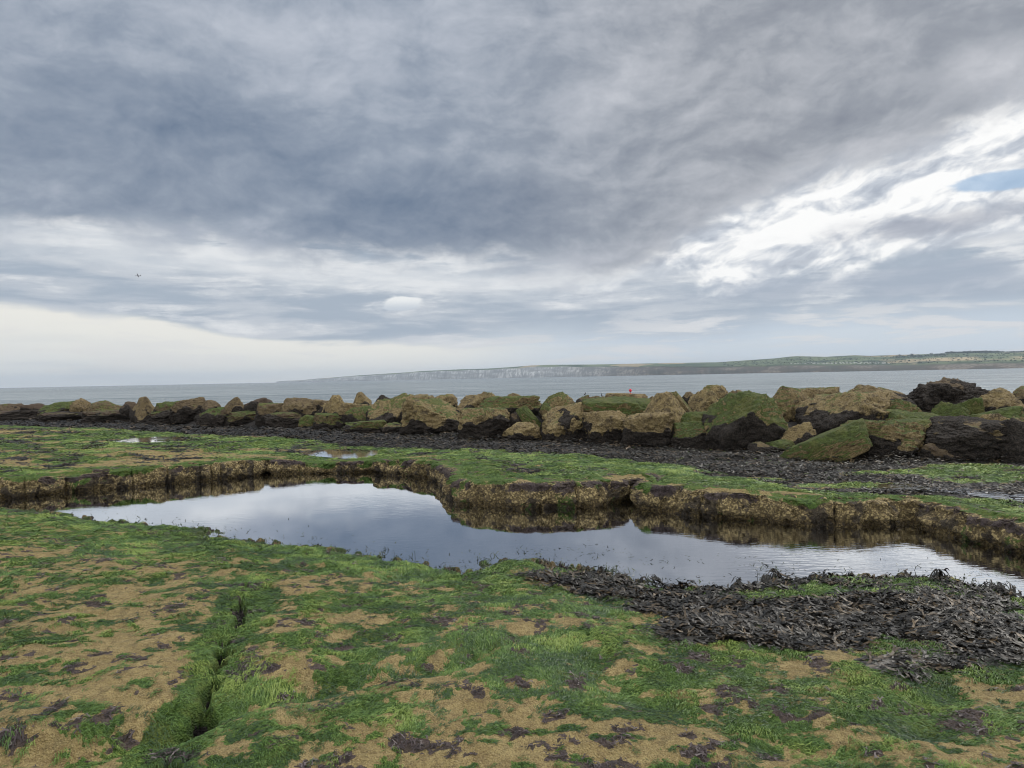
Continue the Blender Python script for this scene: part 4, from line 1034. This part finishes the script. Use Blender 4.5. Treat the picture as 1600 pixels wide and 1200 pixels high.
# the carpet in front of the breakwater
x, y, r = scatter(150000, 9, 44, 45, .4); wk = mask_at('weed', x, y)
k = (wk > .5) & (signed(x, y, GRO) < .35) & inpoly(x, y, behind(WALL)); x, y, r = x[k], y[k], r[k]
hp = np.clip(fbm2(x * 1.2, y * 2.2, 3, 311) - .35, 0, 1) * .30 * (mask_at('weed', x, y) > .9)
fronds('wrack_carpet', x, y, hp * rng.rand(len(x)), tf_, rng.uniform(.5, .95, len(x)) * np.clip(r / 14, .9, 2.0), .6, m_wrk, 'wide dark carpet of wrack between the breakwater and the green shelf', 'seaweed', cv=rng.rand(len(x)) ** 2)
# purple-brown scraps
x, y, r = scatter(150000, 2.3, 22, 43); pk = mask_at('purple', x, y)
k = (pk + (fbm2(x * 12, y * 12, 2, 321) - .5) * .6 > .72) & (rng.rand(len(x)) < .75) & (zat(x, y) > ZW); x, y, r = x[k], y[k], r[k]
tp_ = [frond(np.random.RandomState(80 + i), 2, .022, .009) for i in range(8)]
fronds('purple_seaweed', x, y, np.full(len(x), .004) + .012 * rng.rand(len(x)), tp_, rng.uniform(.35, .95, len(x)) * (r / 4) ** .6, .6, m_pur, 'dry purple-brown seaweed scraps flattened on the rock shelf', 'seaweed', cv=rng.rand(len(x)) ** 1.5)
# loose tufts standing in the shallows of the near shore
x, y, r = scatter(150000, 5, 12.5, 44); k = (inpoly(x, y, POOL)) ; x, y, r = x[k], y[k], r[k]
d, _ = dpoly(x, y, NEAR); z = zat(x, y)
k = (rng.rand(len(x)) < .75 * np.exp(-d / .22) * (fbm2(x * 3, y * 3, 4, 331) > .44) + .35 * np.exp(-(d / .9) ** 2) * (fbm2(x * 2.2, y * 2.2, 4, 335) > .57) * (x > 0)) & (z > ZW - .30); x, y, r, z = x[k], y[k], r[k], z[k]
tt_ = [frond(np.random.RandomState(120 + i), 1, .030, .008) for i in range(8)]
fronds('shallows_weed', x, y, ZW - z - .003 + .004 * rng.rand(len(x)), tt_, rng.uniform(.4, 1.0, len(x)), .12, leafmat('shallows_blade', (.012, .018, .008), (.035, .055, .016), .4, .4, (.07, .09, .03)), 'small dark weed tips breaking the surface along the near edge of the pool', 'seaweed')
# fringe hanging over the rim of the pool walls
x, y, r = scatter(160000, 5.5, 17, 43); fc_ = mask_at('face', x, y)
k = (mask_at('purple', x, y) + (fbm2(x * 9, y * 9, 2, 341) - .5) * .5 > .60) & (fc_ > .02) & (fc_ < .8) & (zat(x, y) > ZW + .24) & (rng.rand(len(x)) < .20); x, y, r = x[k], y[k], r[k]
ang = np.arctan2(-y, -x) + rng.normal(size=len(x)) * .7
fronds('rim_seaweed', x, y, .01 * rng.rand(len(x)), tp_, rng.uniform(.6, 1.2, len(x)), .4, m_pur, 'purple-brown seaweed fringe hanging over the rim of the pool walls', 'seaweed', cv=rng.rand(len(x)) ** 1.7, ang=ang)

# ------------------------------------------------------------------ birds and buoy
m_bk, g, b = material('black_plumage', .55, .3); b.inputs['Base Color'].default_value = (.012, .012, .013, 1)
m_gy, g, b = material('gull_plumage', .6, .3)
nzb = g.xyz(g.new('ShaderNodeNewGeometry').outputs['Normal'])[2]
b.inputs['Base Color'].default_value = (.10, .10, .11, 1)
m_leg, g, b = material('bird_leg', .6, .3); b.inputs['Base Color'].default_value = (.03, .025, .02, 1)
def tube(path, radii, nseg=12):
    """one closed skin along a path"""
    path = np.array(path, float); V, Fq, Ft = [], [], []
    for i, p in enumerate(path):
        d = path[min(i + 1, len(path) - 1)] - path[max(i - 1, 0)]; d /= np.linalg.norm(d)
        u = np.cross(d, [0, 1, 0]); u /= np.linalg.norm(u); v = np.cross(d, u)
        rx, ry = radii[i] if isinstance(radii[i], tuple) else (radii[i], radii[i])
        for k in range(nseg):
            a = 2 * math.pi * k / nseg; V.append(p + u * math.cos(a) * rx + v * math.sin(a) * ry)
    for i in range(len(path) - 1):
        for k in range(nseg): Fq.append((i * nseg + k, i * nseg + (k + 1) % nseg, (i + 1) * nseg + (k + 1) % nseg, (i + 1) * nseg + k))
    V.append(path[0]); V.append(path[-1]); n0 = len(V) - 2; L_ = (len(path) - 1) * nseg
    for k in range(nseg): Ft += [(n0, (k + 1) % nseg, k), (n0 + 1, L_ + k, L_ + (k + 1) % nseg)]
    return V, Fq, Ft
def merge(parts):
    V, Q, T = [], [], []
    for v, q, t in parts:
        o_ = len(V); V += [tuple(p) for p in v]; Q += [tuple(i + o_ for i in f) for f in q]; T += [tuple(i + o_ for i in f) for f in t]
    return np.array(V), [np.array(x_) for x_ in (Q, T) if len(x_)]
def bird(loc, yaw, s, lean, label):
    body = tube([(-.34, 0, .10), (-.22, 0, .16), (-.10, 0, .24), (0, 0, .33), (.07, 0, .44), (.10, 0, .54), (.085, 0, .64), (.07, 0, .73), (.085, 0, .80), (.12, 0, .835), (.16, 0, .84), (.20, 0, .845), (.27, 0, .85)],
        [(.01, .05), (.02, .06), (.07, .08), (.10, .11), (.095, .10), (.06, .06), (.038, .038), (.032, .032), (.036, .034), (.044, .038), (.034, .028), (.012, .012), (.004, .005)])
    wings = [tube([(.04, sg * .09, .50), (-.05, sg * .115, .38), (-.17, sg * .09, .24), (-.30, sg * .04, .12)], [(.03, .015), (.075, .022), (.05, .018), (.008, .006)], 8) for sg in (-1, 1)]
    e = bpy.data.objects.new('bird', None); COL.objects.link(e); e.location = loc; e.rotation_euler = (0, lean, yaw); e.scale = (s, s, s)
    v, f = merge([body]); mesh_np('body', v, f, m_bk, True, parent=e)
    for wg in wings: v, f = merge([wg]); mesh_np('wing', v, f, m_bk, True, parent=e)
    for sg in (-1, 1):
        v, f = merge([tube([(0, sg * .05, .26), (.01, sg * .05, .13), (.0, sg * .055, .015)], [.022, .014, .012], 6), tube([(-.02, sg * .055, .01), (.10, sg * .07, .008)], [(.008, .014), (.006, .04)], 6)])
        mesh_np('leg', v, f, m_leg, True, parent=e)
    tag(e, label, 'bird', 'black birds on the breakwater')
def perch(px, py, bobj):
    o, c, H_ = bobj; n = len(o.data.vertices); co = np.zeros(n * 3, np.float32); o.data.vertices.foreach_get('co', co); co = co.reshape(-1, 3) + np.array(c)
    D_ = c[1]; tx_ = PD(px, py, D_)[0]; kk = np.abs(co[:, 0] - tx_) < .06
    top = co[kk][np.argmax(co[kk][:, 2])] if kk.any() else co[np.argmax(co[:, 2])]
    return (float(tx_), float(top[1]), float(top[2]) - .014)
bird(perch(914, 617, bA), .5, .125, .15, 'small black long-necked bird leaning on top of the dark dome rock')
bird(perch(939, 618, bB), 1.9, .125, 0, 'small black bird standing upright on the flat dark skyline rock')
# gull on the wing
e = bpy.data.objects.new('gull', None); COL.objects.link(e); gp_ = PD(215.5, 430.5, 70); e.location = gp_; e.rotation_euler = (R(0), R(62), R(75)); e.scale = (.75, .75, .75)
v, f = merge([tube([(-.26, 0, 0), (-.18, 0, .0), (-.05, 0, .0), (.08, 0, .01), (.16, 0, .02), (.21, 0, .025), (.26, 0, .02)], [(.008, .06), (.03, .04), (.06, .06), (.055, .055), (.035, .035), (.03, .03), (.006, .006)])])
mesh_np('body', v, f, m_gy, True, parent=e)
for sg in (-1, 1):
    v, f = merge([tube([(.03, sg * .04, .02), (.06, sg * .18, .09), (.04, sg * .32, .07), (-.05, sg * .46, .02)], [(.015, .05), (.012, .055), (.008, .04), (.003, .008)], 8)])
    v[:, 0] *= 1.5; mesh_np('wing', v, f, m_gy, True, parent=e)
tag(e, 'dark gull gliding with banked wings in the pale sky at left', 'bird')
# red marker buoy
m_red, g, b = material('buoy_red', .4, .4); b.inputs['Base Color'].default_value = (.62, .03, .06, 1)
e = bpy.data.objects.new('buoy', None); COL.objects.link(e); bq = PD(985, 613, 95); e.location = (bq[0], bq[1], -1.0); m_red.diffuse_color = (.6, .05, .08, 1)
hb = PD(985, 610, 95)[2] + 1.0
v, f = merge([tube([(0, 0, -.25), (0, 0, -.1), (0, 0, .05), (0, 0, .2), (0, 0, .3)], [.10, .26, .32, .24, .08], 16)]); mesh_np('float', v, f, m_red, True, parent=e)
v, f = merge([tube([(0, 0, .25), (0, 0, max(.4, hb - .15))], [.03, .03], 8)]); mesh_np('pole', v, f, m_leg, True, parent=e)
zt_ = max(.6, hb)
v, f = merge([tube([(0, 0, zt_ - .22), (0, 0, zt_ - .15), (0, 0, zt_), (0, 0, zt_ + .15), (0, 0, zt_ + .22)], [.05, .15, .19, .14, .04], 14)]); mesh_np('top_mark', v, f, m_red, True, parent=e)
tag(e, 'small red marker buoy on the sea beyond the brick-shaped block', 'buoy')

# ------------------------------------------------------------------ sea air
HAZE = 5.2e-5
bm = bmesh.new(); bmesh.ops.create_cube(bm, size=1); me = bpy.data.meshes.new('haze'); bm.to_mesh(me); bm.free()
hz = bpy.data.objects.new('haze', me); COL.objects.link(hz); hz.scale = (36000, 36000, 260); hz.location = (0, 0, 126)
mh = bpy.data.materials.new('haze'); mh.use_nodes = True; nh = mh.node_tree; nh.nodes.clear()
oo = nh.nodes.new('ShaderNodeOutputMaterial'); pv = nh.nodes.new('ShaderNodeVolumePrincipled')
pv.inputs['Density'].default_value = HAZE; pv.inputs['Color'].default_value = (.68, .82, 1.0, 1); pv.inputs['Anisotropy'].default_value = .2
nh.links.new(pv.outputs[0], oo.inputs['Volume']); me.materials.append(mh)
tag(hz, None, None, None, 'stuff')
